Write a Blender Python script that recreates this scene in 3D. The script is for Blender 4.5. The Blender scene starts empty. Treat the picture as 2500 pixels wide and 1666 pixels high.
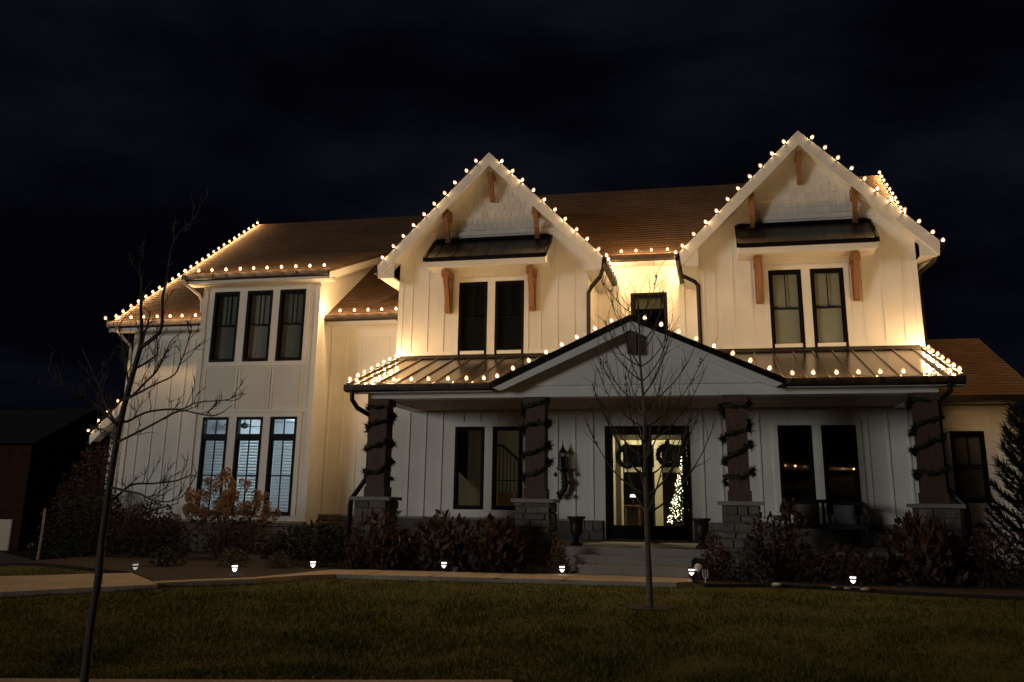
import bpy, bmesh, math, random
import numpy as np
from mathutils import Vector, Matrix, noise as mnoise

random.seed(7)
rng = np.random.default_rng(7)
sc = bpy.context.scene
COL = sc.collection
R = math.radians

# ------------------------------------------------------------------ camera
cam_d = bpy.data.cameras.new('camera')
cam = bpy.data.objects.new('camera', cam_d)
COL.objects.link(cam)
cam_d.sensor_width = 36.0
cam_d.lens = 32.12
cam_d.shift_y = -0.0749
cam_d.clip_start = 0.1
cam_d.clip_end = 5000
rt = Vector((0.975996, 0.217381, 0.013301)); up = Vector((0.042215, -0.248746, 0.967648)); fw = Vector((-0.213657, 0.94386, 0.251952))
cam.matrix_world = Matrix(((rt.x, up.x, -fw.x, 1.57), (rt.y, up.y, -fw.y, -20.6), (rt.z, up.z, -fw.z, 1.6), (0, 0, 0, 1)))
sc.camera = cam

# ------------------------------------------------------------------ night sky
W = bpy.data.worlds.new('World'); sc.world = W; W.use_nodes = True
nt = W.node_tree; nt.nodes.clear()
o_ = nt.nodes.new('ShaderNodeOutputWorld'); bg = nt.nodes.new('ShaderNodeBackground')
tc = nt.nodes.new('ShaderNodeTexCoord'); mp = nt.nodes.new('ShaderNodeMapping'); mp.inputs['Scale'].default_value = (1.0, 1.0, 2.6); mp.inputs['Location'].default_value = (6.427, 8.290, 3.555)
nz = nt.nodes.new('ShaderNodeTexNoise'); nz.inputs['Scale'].default_value = 2.3; nz.inputs['Detail'].default_value = 7; nz.inputs['Roughness'].default_value = 0.55
cr = nt.nodes.new('ShaderNodeValToRGB')
cr.color_ramp.elements[0].position = 0.42; cr.color_ramp.elements[0].color = (0.0004, 0.0005, 0.0012, 1)
cr.color_ramp.elements[1].position = 0.66; cr.color_ramp.elements[1].color = (0.0026, 0.0030, 0.0052, 1)
nt.links.new(tc.outputs['Generated'], mp.inputs['Vector']); nt.links.new(mp.outputs['Vector'], nz.inputs['Vector'])
nt.links.new(nz.outputs['Fac'], cr.inputs['Fac']); nt.links.new(cr.outputs['Color'], bg.inputs['Color'])
bg.inputs['Strength'].default_value = 1.8
nt.links.new(bg.outputs['Background'], o_.inputs['Surface'])

# low cool street light falling on the front of the house from the left
sun_d = bpy.data.lights.new('sun', 'SUN'); sun_d.energy = 0.53; sun_d.angle = R(13); sun_d.color = (1.0, 0.97, 0.90)
sun = bpy.data.objects.new('sun', sun_d); COL.objects.link(sun)
az, el = R(42), R(5.5)
sdir = Vector((math.sin(az) * math.cos(el), math.cos(az) * math.cos(el), -math.sin(el)))
sun.rotation_euler = sdir.to_track_quat('-Z', 'Y').to_euler()
sun.location = (-12, -24, 8)

vs = sc.view_settings
vs.view_transform = 'Standard'; vs.look = 'None'; vs.gamma = 1.0; vs.exposure = 0.0; vs.use_curve_mapping = False
sc.render.engine = 'CYCLES'
cy = sc.cycles
cy.use_denoising = True
cy.max_bounces = 6; cy.diffuse_bounces = 3; cy.glossy_bounces = 3; cy.transparent_max_bounces = 12; cy.transmission_bounces = 3
cy.sample_clamp_indirect = 3.0
cy.caustics_reflective = False; cy.caustics_refractive = False
cy.use_light_tree = True

# ------------------------------------------------------------------ materials
def mat(name, col, rough=0.6, metal=0.0, vary=0.0, vscale=8.0, bump=0.0, bscale=40.0, objrand=0.0, spec=0.5, stretch=None, col2=None, trans=0.0):
    m = bpy.data.materials.new(name); m.use_nodes = True
    n = m.node_tree.nodes; l = m.node_tree.links; b = n['Principled BSDF']
    b.inputs['Roughness'].default_value = rough; b.inputs['Metallic'].default_value = metal
    b.inputs['Specular IOR Level'].default_value = spec
    b.inputs['Base Color'].default_value = (*col, 1)
    tcn = n.new('ShaderNodeTexCoord'); mpn = n.new('ShaderNodeMapping')
    if stretch: mpn.inputs['Scale'].default_value = stretch
    l.new(tcn.outputs['Object'], mpn.inputs['Vector'])
    src = None
    if vary or col2:
        t = n.new('ShaderNodeTexNoise'); t.inputs['Scale'].default_value = vscale; t.inputs['Detail'].default_value = 5
        l.new(mpn.outputs['Vector'], t.inputs['Vector'])
        r_ = n.new('ShaderNodeValToRGB'); r_.color_ramp.elements[0].position = 0.3; r_.color_ramp.elements[1].position = 0.7
        c2 = col2 or tuple(min(1, c * (1 + vary)) for c in col); c1 = col if col2 else tuple(c * (1 - vary) for c in col)
        r_.color_ramp.elements[0].color = (*c1, 1); r_.color_ramp.elements[1].color = (*c2, 1)
        l.new(t.outputs['Fac'], r_.inputs['Fac']); src = r_.outputs['Color']
    if objrand:
        oi = n.new('ShaderNodeObjectInfo'); mr = n.new('ShaderNodeMapRange')
        mr.inputs['To Min'].default_value = 1 - objrand; mr.inputs['To Max'].default_value = 1 + objrand
        l.new(oi.outputs['Random'], mr.inputs['Value'])
        mx = n.new('ShaderNodeVectorMath'); mx.operation = 'SCALE'
        if src: l.new(src, mx.inputs[0])
        else: mx.inputs[0].default_value = col
        l.new(mr.outputs['Result'], mx.inputs['Scale']); src = mx.outputs['Vector']
    if src: l.new(src, b.inputs['Base Color'])
    if bump:
        t2 = n.new('ShaderNodeTexNoise'); t2.inputs['Scale'].default_value = bscale; t2.inputs['Detail'].default_value = 4
        l.new(mpn.outputs['Vector'], t2.inputs['Vector'])
        bp = n.new('ShaderNodeBump'); bp.inputs['Strength'].default_value = bump; bp.inputs['Distance'].default_value = 0.02
        l.new(t2.outputs['Fac'], bp.inputs['Height']); l.new(bp.outputs['Normal'], b.inputs['Normal'])
    if trans:
        b.inputs['Transmission Weight'].default_value = 0
        out = n['Material Output']; tl = n.new('ShaderNodeBsdfTranslucent'); tl.inputs['Color'].default_value = (*col, 1)
        if src: l.new(src, tl.inputs['Color'])
        ms = n.new('ShaderNodeMixShader'); ms.inputs['Fac'].default_value = trans
        l.new(b.outputs['BSDF'], ms.inputs[1]); l.new(tl.outputs['BSDF'], ms.inputs[2]); l.new(ms.outputs['Shader'], out.inputs['Surface'])
    return m

def emit(name, col, s, front=False):
    m = bpy.data.materials.new(name); m.use_nodes = True
    n = m.node_tree.nodes; l = m.node_tree.links; n.remove(n['Principled BSDF'])
    e = n.new('ShaderNodeEmission'); e.inputs['Color'].default_value = (*col, 1); e.inputs['Strength'].default_value = s
    l.new(e.outputs['Emission'], n['Material Output'].inputs['Surface'])
    return m

def glassmat(name, tint=(0.9, 0.92, 0.9), refl=1.0):
    m = bpy.data.materials.new(name); m.use_nodes = True
    n = m.node_tree.nodes; l = m.node_tree.links; n.remove(n['Principled BSDF'])
    tr = n.new('ShaderNodeBsdfTransparent'); tr.inputs['Color'].default_value = (*tint, 1)
    gl = n.new('ShaderNodeBsdfGlossy'); gl.inputs['Roughness'].default_value = 0.01; gl.inputs['Color'].default_value = (refl, refl, refl, 1)
    fr = n.new('ShaderNodeFresnel'); fr.inputs['IOR'].default_value = 1.6
    ge = n.new('ShaderNodeNewGeometry'); iv = n.new('ShaderNodeMath'); iv.operation = 'SUBTRACT'; iv.inputs[0].default_value = 1.0; l.new(ge.outputs['Backfacing'], iv.inputs[1])
    mu = n.new('ShaderNodeMath'); mu.operation = 'MULTIPLY'; l.new(fr.outputs['Fac'], mu.inputs[0]); l.new(iv.outputs['Value'], mu.inputs[1])
    ms = n.new('ShaderNodeMixShader'); l.new(mu.outputs['Value'], ms.inputs['Fac']); l.new(tr.outputs['BSDF'], ms.inputs[1]); l.new(gl.outputs['BSDF'], ms.inputs[2])
    l.new(ms.outputs['Shader'], n['Material Output'].inputs['Surface'])
    return m

WHITE = mat('white_painted_siding', (0.75, 0.74, 0.70), 0.6, vary=0.085, vscale=1.1, bump=0.06, bscale=25)
TRIM = mat('white_painted_trim', (0.78, 0.775, 0.74), 0.5, vary=0.03, vscale=3)
SHAKE = mat('white_painted_shake', (0.72, 0.715, 0.68), 0.6, vary=0.05, vscale=9, bump=0.25, bscale=30, objrand=0.07, stretch=(6, 6, 1))
CEDAR = mat('stained_cedar', (0.26, 0.115, 0.04), 0.55, vary=0.3, vscale=5, bump=0.2, bscale=20, stretch=(7, 7, 1))
POST = mat('weathered_timber', (0.088, 0.050, 0.030), 0.7, vary=0.25, vscale=4, bump=0.25, bscale=18, stretch=(7, 7, 1))
CEIL = mat('porch_ceiling_boards', (0.40, 0.29, 0.19), 0.65, vary=0.2, vscale=3, stretch=(1, 9, 1))
BLACK = mat('black_frame', (0.005, 0.0045, 0.0045), 0.55, vary=0.15, vscale=6, spec=0.12)
BRONZE = mat('dark_bronze_metal', (0.015, 0.010, 0.007), 0.45, metal=0.0, vary=0.15, vscale=5, spec=0.3)
SEAM = mat('standing_seam_metal', (0.20, 0.155, 0.12), 0.24, metal=0.75, vary=0.12, vscale=2.2, bump=0.03, bscale=5)
DARKSEAM = mat('black_awning_metal', (0.013, 0.012, 0.0115), 0.33, metal=0.0, vary=0.2, vscale=3, spec=0.35)
STONE = mat('stone_veneer', (0.16, 0.142, 0.126), 0.85, vary=0.25, vscale=7, bump=0.6, bscale=22, objrand=0.3)
MORTAR = mat('mortar', (0.10, 0.094, 0.086), 0.9, vary=0.15, vscale=20)
CAPST = mat('cast_stone', (0.27, 0.25, 0.225), 0.75, vary=0.1, vscale=9, bump=0.15)
CONC = mat('concrete_paving', (0.36, 0.31, 0.26), 0.85, vary=0.16, vscale=2.5, bump=0.2, bscale=60)
GLASS = glassmat('window_glass')
DGLASS = glassmat('dark_window_glass', (0.55, 0.58, 0.55))
SHADE = mat('roller_shade', (0.36, 0.37, 0.33), 0.8, vary=0.06, vscale=2)
SHADEG = mat('grey_green_shade', (0.20, 0.22, 0.205), 0.8, vary=0.1, vscale=2)
ROOMDARK = mat('dark_room_sheet', (0.085, 0.08, 0.075), 0.8, vary=0.1, vscale=2)  # dark sheet standing in for the unlit rooms behind the left gable panes
SHADEW = mat('pale_roller_shade', (0.6, 0.56, 0.46), 0.8)
BLIND = mat('blind_slat', (0.72, 0.76, 0.78), 0.5, trans=0.55)
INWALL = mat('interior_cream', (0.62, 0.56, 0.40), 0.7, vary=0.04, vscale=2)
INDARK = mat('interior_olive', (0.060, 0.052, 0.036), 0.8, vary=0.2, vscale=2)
INTRIM = mat('interior_trim', (0.85, 0.78, 0.56), 0.5)
INWHITE = mat('interior_white', (0.78, 0.80, 0.82), 0.7)
INFLOOR = mat('interior_floor', (0.16, 0.10, 0.055), 0.4, vary=0.2, vscale=4, stretch=(1, 8, 1))
BARK = mat('tree_bark', (0.070, 0.056, 0.046), 0.9, vary=0.3, vscale=14, bump=0.5, bscale=45, stretch=(2, 2, 0.6))
BARK2 = mat('grey_bark', (0.11, 0.09, 0.075), 0.9, vary=0.25, vscale=14, bump=0.4, bscale=45)
TWIG = mat('reddish_twig', (0.07, 0.03, 0.024), 0.9, vary=0.3, vscale=5)
MULCH = mat('dark_mulch', (0.018, 0.012, 0.009), 0.95, vary=0.5, vscale=22, bump=0.9, bscale=50)
GREENERY = mat('evergreen_garland', (0.018, 0.022, 0.010), 0.85, vary=0.4, vscale=9)
IRON = mat('black_iron', (0.012, 0.011, 0.010), 0.5, vary=0.2, vscale=6)
WARM = (1.0, 0.585, 0.245)
def glowmat(name, col, strength, fac):
    m = bpy.data.materials.new(name); m.use_nodes = True
    n = m.node_tree.nodes; l = m.node_tree.links; n.remove(n['Principled BSDF'])
    tr = n.new('ShaderNodeBsdfTransparent')
    e = n.new('ShaderNodeEmission'); e.inputs['Color'].default_value = (*col, 1); e.inputs['Strength'].default_value = strength
    ms = n.new('ShaderNodeMixShader'); ms.inputs['Fac'].default_value = fac
    l.new(tr.outputs['BSDF'], ms.inputs[1]); l.new(e.outputs['Emission'], ms.inputs[2]); l.new(ms.outputs['Shader'], n['Material Output'].inputs['Surface'])
    m.cycles.emission_sampling = 'NONE'
    return m
BULB = glowmat('warm_filament', (1.0, 0.68, 0.36), 24.0, 0.6)
BHALO = glowmat('bulb_halo_glass', (1.0, 0.50, 0.18), 1.7, 0.38)  # outer glass given its own faint orange glow, a painted halo round each bulb
SOCK = mat('bulb_socket', (0.01, 0.012, 0.010), 0.5)
PLENS = emit('path_light_lens', (1.0, 0.90, 0.84), 5.0)
LAMPW = emit('warm_room_lamp', (1.0, 0.84, 0.54), 215)
LAMPC = emit('cool_room_lamp', (0.70, 0.86, 1.0), 210)
MINI = emit('mini_lights', (1.0, 0.88, 0.55), 8.0)

def leafmat(name, c1, c2, t=0.25):
    return mat(name, c1, 0.7, col2=c2, vscale=6, trans=t)
L_RUST = leafmat('rust_leaf', (0.042, 0.021, 0.011), (0.088, 0.05, 0.026))
L_TAN = leafmat('dry_tan_leaf', (0.06, 0.042, 0.026), (0.12, 0.088, 0.056))
L_DARK = leafmat('dark_green_leaf', (0.009, 0.012, 0.007), (0.024, 0.028, 0.014))
L_OLIVE = leafmat('olive_leaf', (0.045, 0.05, 0.018), (0.10, 0.10, 0.045))
L_GREY = leafmat('grey_green_leaf', (0.034, 0.040, 0.037), (0.07, 0.078, 0.07))
L_RED = leafmat('burgundy_leaf', (0.026, 0.013, 0.012), (0.055, 0.028, 0.024))
L_HYD = leafmat('dried_hydrangea', (0.16, 0.080, 0.034), (0.50, 0.33, 0.19), 0.35)
L_FIR = leafmat('dark_fir_needle', (0.006, 0.008, 0.006), (0.014, 0.017, 0.011))
L_CONE = leafmat('rusty_conifer', (0.045, 0.024, 0.010), (0.09, 0.045, 0.018))

def shingle_mat():
    m = bpy.data.materials.new('brown_asphalt_shingle'); m.use_nodes = True
    n = m.node_tree.nodes; l = m.node_tree.links; b = n['Principled BSDF']; b.inputs['Roughness'].default_value = 0.9; b.inputs['Specular IOR Level'].default_value = 0.2
    uv = n.new('ShaderNodeUVMap')
    br = n.new('ShaderNodeTexBrick'); br.inputs['Scale'].default_value = 1.0; br.inputs['Brick Width'].default_value = 0.31; br.inputs['Row Height'].default_value = 0.15
    br.inputs['Mortar Size'].default_value = 0.006; br.offset = 0.37; br.offset_frequency = 2
    br.inputs['Color1'].default_value = (0.112, 0.070, 0.045, 1); br.inputs['Color2'].default_value = (0.150, 0.095, 0.064, 1); br.inputs['Mortar'].default_value = (0.06, 0.035, 0.02, 1)
    l.new(uv.outputs['UV'], br.inputs['Vector'])
    t = n.new('ShaderNodeTexNoise'); t.inputs['Scale'].default_value = 0.9; t.inputs['Detail'].default_value = 6; l.new(uv.outputs['UV'], t.inputs['Vector'])
    mr = n.new('ShaderNodeMapRange'); mr.inputs['To Min'].default_value = 0.6; mr.inputs['To Max'].default_value = 1.4; l.new(t.outputs['Fac'], mr.inputs['Value'])
    vm = n.new('ShaderNodeVectorMath'); vm.operation = 'SCALE'; l.new(br.outputs['Color'], vm.inputs[0]); l.new(mr.outputs['Result'], vm.inputs['Scale'])
    l.new(vm.outputs['Vector'], b.inputs['Base Color'])
    t2 = n.new('ShaderNodeTexNoise'); t2.inputs['Scale'].default_value = 60; l.new(uv.outputs['UV'], t2.inputs['Vector'])
    bp = n.new('ShaderNodeBump'); bp.inputs['Strength'].default_value = 0.5; bp.inputs['Distance'].default_value = 0.01
    l.new(t2.outputs['Fac'], bp.inputs['Height']); l.new(bp.outputs['Normal'], b.inputs['Normal'])
    return m
SHINGLE = shingle_mat()

def lawn_mat():
    m = bpy.data.materials.new('lawn_grass'); m.use_nodes = True
    n = m.node_tree.nodes; l = m.node_tree.links; b = n['Principled BSDF']; b.inputs['Roughness'].default_value = 0.9; b.inputs['Specular IOR Level'].default_value = 0.15
    tcn = n.new('ShaderNodeTexCoord')
    t = n.new('ShaderNodeTexNoise'); t.inputs['Scale'].default_value = 0.55; t.inputs['Detail'].default_value = 8; t.inputs['Roughness'].default_value = 0.62
    l.new(tcn.outputs['Object'], t.inputs['Vector'])
    r_ = n.new('ShaderNodeValToRGB'); e = r_.color_ramp.elements
    e[0].position = 0.30; e[0].color = (0.038, 0.044, 0.008, 1); e[1].position = 0.72; e[1].color = (0.092, 0.076, 0.019, 1)
    k = e.new(0.5); k.color = (0.066, 0.076, 0.012, 1)
    l.new(t.outputs['Fac'], r_.inputs['Fac']); l.new(r_.outputs['Color'], b.inputs['Base Color'])
    return m
LAWN = lawn_mat()

# ------------------------------------------------------------------ mesh helpers
class MB:
    def __init__(s): s.v = []; s.f = []
    def add(s, vs_, fs):
        o = len(s.v); s.v += [tuple(p) for p in vs_]; s.f += [tuple(i + o for i in f) for f in fs]; return s
    def box(s, x0, x1, y0, y1, z0, z1):
        return s.add([(x0, y0, z0), (x1, y0, z0), (x1, y1, z0), (x0, y1, z0), (x0, y0, z1), (x1, y0, z1), (x1, y1, z1), (x0, y1, z1)],
                     [(0, 3, 2, 1), (4, 5, 6, 7), (0, 1, 5, 4), (1, 2, 6, 5), (2, 3, 7, 6), (3, 0, 4, 7)])
    def prism(s, poly, ax, a, b):
        n = len(poly)
        def P(p, t): return {'y': (p[0], t, p[1]), 'x': (t, p[0], p[1]), 'z': (p[0], p[1], t)}[ax]
        return s.add([P(p, a) for p in poly] + [P(p, b) for p in poly],
                     [tuple(range(n))[::-1], tuple(range(n, 2 * n))] + [(i, (i + 1) % n, n + (i + 1) % n, n + i) for i in range(n)])
    def hexa(s, q0, q1):
        return s.add(list(q0) + list(q1), [(3, 2, 1, 0), (4, 5, 6, 7), (0, 1, 5, 4), (1, 2, 6, 5), (2, 3, 7, 6), (3, 0, 4, 7)])
    def tube(s, pts, rad, n=6):
        pts = [Vector(p) for p in pts]; k = len(pts)
        if not isinstance(rad, (list, tuple)): rad = [rad] * k
        vs_ = []; u = None
        for i, p in enumerate(pts):
            d = (pts[min(i + 1, k - 1)] - pts[max(i - 1, 0)])
            if d.length < 1e-9: d = Vector((0, 0, 1))
            d.normalize()
            if u is None:
                u = d.orthogonal().normalized()
            else:
                u = (u - d * u.dot(d)); u = u.normalized() if u.length > 1e-6 else d.orthogonal().normalized()
            w = d.cross(u)
            for j in range(n):
                a = 2 * math.pi * j / n; vs_.append(p + (u * math.cos(a) + w * math.sin(a)) * rad[i])
        fs = [(i * n + j, i * n + (j + 1) % n, (i + 1) * n + (j + 1) % n, (i + 1) * n + j) for i in range(k - 1) for j in range(n)]
        fs += [tuple(range(n))[::-1], tuple(range((k - 1) * n, k * n))]
        return s.add(vs_, fs)
    def lathe(s, prof, c=(0, 0, 0), n=12):
        vs_ = [(c[0] + r * math.cos(2 * math.pi * j / n), c[1] + r * math.sin(2 * math.pi * j / n), c[2] + z) for r, z in prof for j in range(n)]
        k = len(prof)
        fs = [(i * n + j, i * n + (j + 1) % n, (i + 1) * n + (j + 1) % n, (i + 1) * n + j) for i in range(k - 1) for j in range(n)]
        fs += [tuple(range(n))[::-1], tuple(range((k - 1) * n, k * n))]
        return s.add(vs_, fs)
    def mesh(s, name, m, smooth=False):
        me = bpy.data.meshes.new(name); me.from_pydata(s.v, [], s.f); me.update()
        if m: me.materials.append(m)
        if smooth: me.polygons.foreach_set('use_smooth', [True] * len(me.polygons))
        return me

def link(name, data, parent=None, loc=None, rot=None, scale=None):
    o = bpy.data.objects.new(name, data); COL.objects.link(o)
    if parent: o.parent = parent
    if loc is not None: o.location = loc
    if rot is not None: o.rotation_euler = rot
    if scale is not None: o.scale = scale
    return o
def obj(name, mb, m, parent=None, loc=None, rot=None, smooth=False, kind=None, label=None):
    o = link(name, mb.mesh(name, m, smooth), parent, loc, rot)
    if kind: o['kind'] = kind
    if label: o['label'] = label
    return o
def thing(name, label, cat, loc=(0, 0, 0), group=None, rz=0):
    o = link(name, None, None, loc, (0, 0, rz)); o.empty_display_size = 0.2
    o['label'] = label; o['category'] = cat
    if group: o['group'] = group
    return o
def tag(o, label, cat, group=None):
    o['label'] = label; o['category'] = cat
    if group: o['group'] = group
    return o

def smooth01(t):
    t = min(max(t, 0.0), 1.0); return t * t * (3 - 2 * t)
def terrain(x, y):
    z = 0.35 * smooth01((y + 12.5) / 6.5)
    z -= 2.0 * smooth01((-x - 10.5) / 16.0) * smooth01((y + 16) / 12.0)
    z -= 0.03
    return z

# ------------------------------------------------------------------ ground
xs = sorted(set([-1500, -700, -300, -150, -90] + list(np.arange(-60, -12, 2.0)) + list(np.arange(-12, 10, 0.5)) + list(np.arange(10, 40, 3.0)) + [60, 120, 300, 700, 1500]))
ys = sorted(set([-1500, -600, -200, -80, -40] + list(np.arange(-30, -14, 2.0)) + list(np.arange(-14, 3, 0.5)) + list(np.arange(3, 40, 2.0)) + [60, 120, 300, 700, 1500]))
g = MB(); nx, ny = len(xs), len(ys)
g.v = [(float(x), float(y), terrain(x, y) + (0.012 * mnoise.noise((x * 1.3, y * 1.3, 0)) if abs(x) < 14 and -14 < y < -5 else 0)) for y in ys for x in xs]
g.f = [(j * nx + i, j * nx + i + 1, (j + 1) * nx + i + 1, (j + 1) * nx + i) for j in range(ny - 1) for i in range(nx - 1)]
lawn = obj('lawn', g, LAWN, smooth=True, kind='structure')

def drape(name, poly, m, dz, thick=0.0, step=0.5, parent=None):
    bm = bmesh.new()
    f = bm.faces.new([bm.verts.new((x, y, 0)) for x, y in poly])
    if f.normal.z < 0: f.normal_flip()
    x0, x1 = min(p[0] for p in poly), max(p[0] for p in poly); y0, y1 = min(p[1] for p in poly), max(p[1] for p in poly)
    for ax, a, b in ((0, x0, x1), (1, y0, y1)):
        t = a + step
        while t < b:
            co = (t, 0, 0) if ax == 0 else (0, t, 0); no = (1, 0, 0) if ax == 0 else (0, 1, 0)
            bmesh.ops.bisect_plane(bm, geom=bm.verts[:] + bm.edges[:] + bm.faces[:], plane_co=co, plane_no=no)
            t += step
    bmesh.ops.recalc_face_normals(bm, faces=bm.faces[:])
    for fc in bm.faces:
        if fc.normal.z < 0: fc.normal_flip()
    if thick:
        ret = bmesh.ops.extrude_face_region(bm, geom=bm.faces[:])
        top = {e for e in ret['geom'] if isinstance(e, bmesh.types.BMVert)}
        for v in bm.verts:
            v.co.z = terrain(v.co.x, v.co.y) + (dz if v in top else dz - thick)
        bmesh.ops.recalc_face_normals(bm, faces=bm.faces[:])
    else:
        for v in bm.verts: v.co.z = terrain(v.co.x, v.co.y) + dz
    me = bpy.data.meshes.new(name); bm.to_mesh(me); bm.free(); me.materials.append(m)
    o = link(name, me, parent); o['kind'] = 'structure'
    return o

BED = [(-14.5, 2.0), (-14.5, -3.2), (-8.3, -6.1), (-7.1, -7.2), (-5.6, -6.4), (-5.35, -4.5), (-1.75, -4.15), (-0.9, -3.6), (-0.9, 0.5), (0.95, 0.5), (0.95, -3.6), (1.24, -4.84), (2.27, -4.43), (3.3, -4.6), (4.15, -5.03), (5.8, -5.3), (9.5, -5.6), (9.5, 2.0)]
drape('garden_bed', BED, MULCH, 0.055, 0.2, 0.7)
WALK = [(0.95, -3.6), (-0.9, -3.6), (-1.75, -4.2), (-4.6, -4.3), (-5.3, -4.6), (-5.5, -5.7), (-5.75, -6.5), (-7.0, -7.36), (-6.85, -7.52), (-5.65, -6.72), (-5.2, -5.95), (-4.8, -5.5), (-1.5, -5.2), (0.8, -5.02), (1.05, -4.7)]
drape('front_walk', WALK, CONC, 0.075, 0.15, 0.6)
for k, x in enumerate((-4.3, -3.2, -2.1, -1.0)):
    obj('joint', MB().hexa([(x - 0.008, -5.42 + 0.03 * k, 0.385), (x + 0.008, -5.42 + 0.03 * k, 0.385), (x + 0.008, -4.28, 0.385), (x - 0.008, -4.28, 0.385)], [(x - 0.008, -5.42 + 0.03 * k, 0.397), (x + 0.008, -5.42 + 0.03 * k, 0.397), (x + 0.008, -4.28, 0.397), (x - 0.008, -4.28, 0.397)]), MULCH, bpy.data.objects['front_walk'])
DRIVE = [(-8.03, -6.42), (-7.02, -7.36), (-6.76, -7.62), (-8.55, -8.7), (-14, -11.6), (-22, -16), (-26, -14), (-9.3, -7.2)]
drape('driveway', DRIVE, CONC, 0.07, 0.15, 0.6)
SIDE = [(-14, -15.55), (-4.81, -12.93), (-0.39, -11.73), (9, -9.05), (9.1, -9.45), (-0.25, -12.15), (-4.7, -13.32), (-13.9, -15.95)]
drape('sidewalk_edge', SIDE[:3] + SIDE[5:], CONC, 0.04, 0.12, 0.6)
ring = [(0.57 + 0.40 * math.cos(a) * (1 + 0.22 * math.sin(3 * a) + 0.1 * math.sin(7 * a)), -7.54 + 0.30 * math.sin(a) * (1 + 0.2 * math.sin(5 * a))) for a in np.linspace(0, 2 * math.pi, 18)[:-1]]
drape('tree_ring', ring, MULCH, 0.008, 0.08, 0.3)
drape('street', [(-60, -30), (60, -30), (60, -15.2), (-60, -24)], mat('asphalt', (0.05, 0.05, 0.05), 0.9, vary=0.2, vscale=30), 0.012, 0, 6)
drape('neighbour_driveway', [(-24.5, 8.5), (-21.8, 9.2), (-29.4, 19.5), (-41.5, 29), (-43, 29), (-44, 27), (-32, 17)], CONC, 0.05, 0.1, 3)

# grass blades
def inpoly(px, py, poly):
    ins = np.zeros(len(px), bool); n = len(poly); j = n - 1
    for i in range(n):
        xi, yi = poly[i]; xj, yj = poly[j]
        c = ((yi > py) != (yj > py)) & (px < (xj - xi) * (py - yi) / (yj - yi + 1e-12) + xi); ins ^= c; j = i
    return ins
N = 230000
yy = -14.2 + (1 - np.sqrt(rng.random(N))) * 10.2; xx = -10.5 + rng.random(N) * 19.5
keep = np.ones(N, bool)
for poly in (BED, WALK, DRIVE, SIDE[:3] + SIDE[5:], ring):
    keep &= ~inpoly(xx, yy, poly)
xx, yy = xx[keep], yy[keep]; n = len(xx)
tt = np.clip((yy + 12.5) / 6.5, 0, 1); zz = 0.35 * tt * tt * (3 - 2 * tt) - 0.04 - 2.0 * np.where(xx < -10.5, 0.0, 0)
a = rng.random(n) * 6.283; clump = 0.5 + 0.5 * np.sin(xx * 2.3 + 1.7 * np.sin(yy * 1.9)) * np.sin(yy * 3.1 + 1.3 * np.sin(xx * 2.7)); hgt = (0.018 + 0.034 * rng.random(n)) * (0.55 + 0.9 * clump); wd = 0.004 + 0.004 * rng.random(n)
dx, dy = np.cos(a) * wd, np.sin(a) * wd; lx, ly = rng.normal(0, 0.022, n), rng.normal(0, 0.022, n)
V = np.empty((n, 3, 3)); V[:, 0] = np.c_[xx - dx, yy - dy, zz]; V[:, 1] = np.c_[xx + dx, yy + dy, zz]; V[:, 2] = np.c_[xx + lx, yy + ly, zz + 0.012 + hgt]
me = bpy.data.meshes.new('grass'); me.vertices.add(n * 3); me.vertices.foreach_set('co', V.ravel())
me.loops.add(n * 3); me.loops.foreach_set('vertex_index', np.arange(n * 3)); me.polygons.add(n)
me.polygons.foreach_set('loop_start', np.arange(n) * 3); me.polygons.foreach_set('loop_total', np.full(n, 3)); me.update()
me.materials.append(LAWN); gr = link('grass', me); gr['kind'] = 'stuff'

fl = MB()
for i in range(160):
    x, y = random.uniform(-8.5, 7), random.uniform(-12.6, -5.6); z = terrain(x, y) + 0.035; a = random.uniform(0, 6.28); r_ = random.uniform(0.018, 0.04)
    c_, s_ = math.cos(a) * r_, math.sin(a) * r_
    fl.add([(x - c_, y - s_, z), (x + s_ * 0.6, y - c_ * 0.6, z + 0.012), (x + c_, y + s_, z + 0.006), (x - s_ * 0.6, y + c_ * 0.6, z + 0.015)], [(0, 1, 2, 3)])
o = obj('fallen_leaves', fl, mat('pale_dry_leaf', (0.12, 0.08, 0.045), 0.8, vary=0.4, vscale=1.2), kind='stuff')

# ================================================================== HOUSE
HOUSE = thing('house', 'white two-storey farmhouse with two steep front gables, brown roofs and a columned front porch', 'house')
def hp(name, mb, m, parent=None, **k): return obj(name, mb, m, parent or HOUSE, **k)

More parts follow.
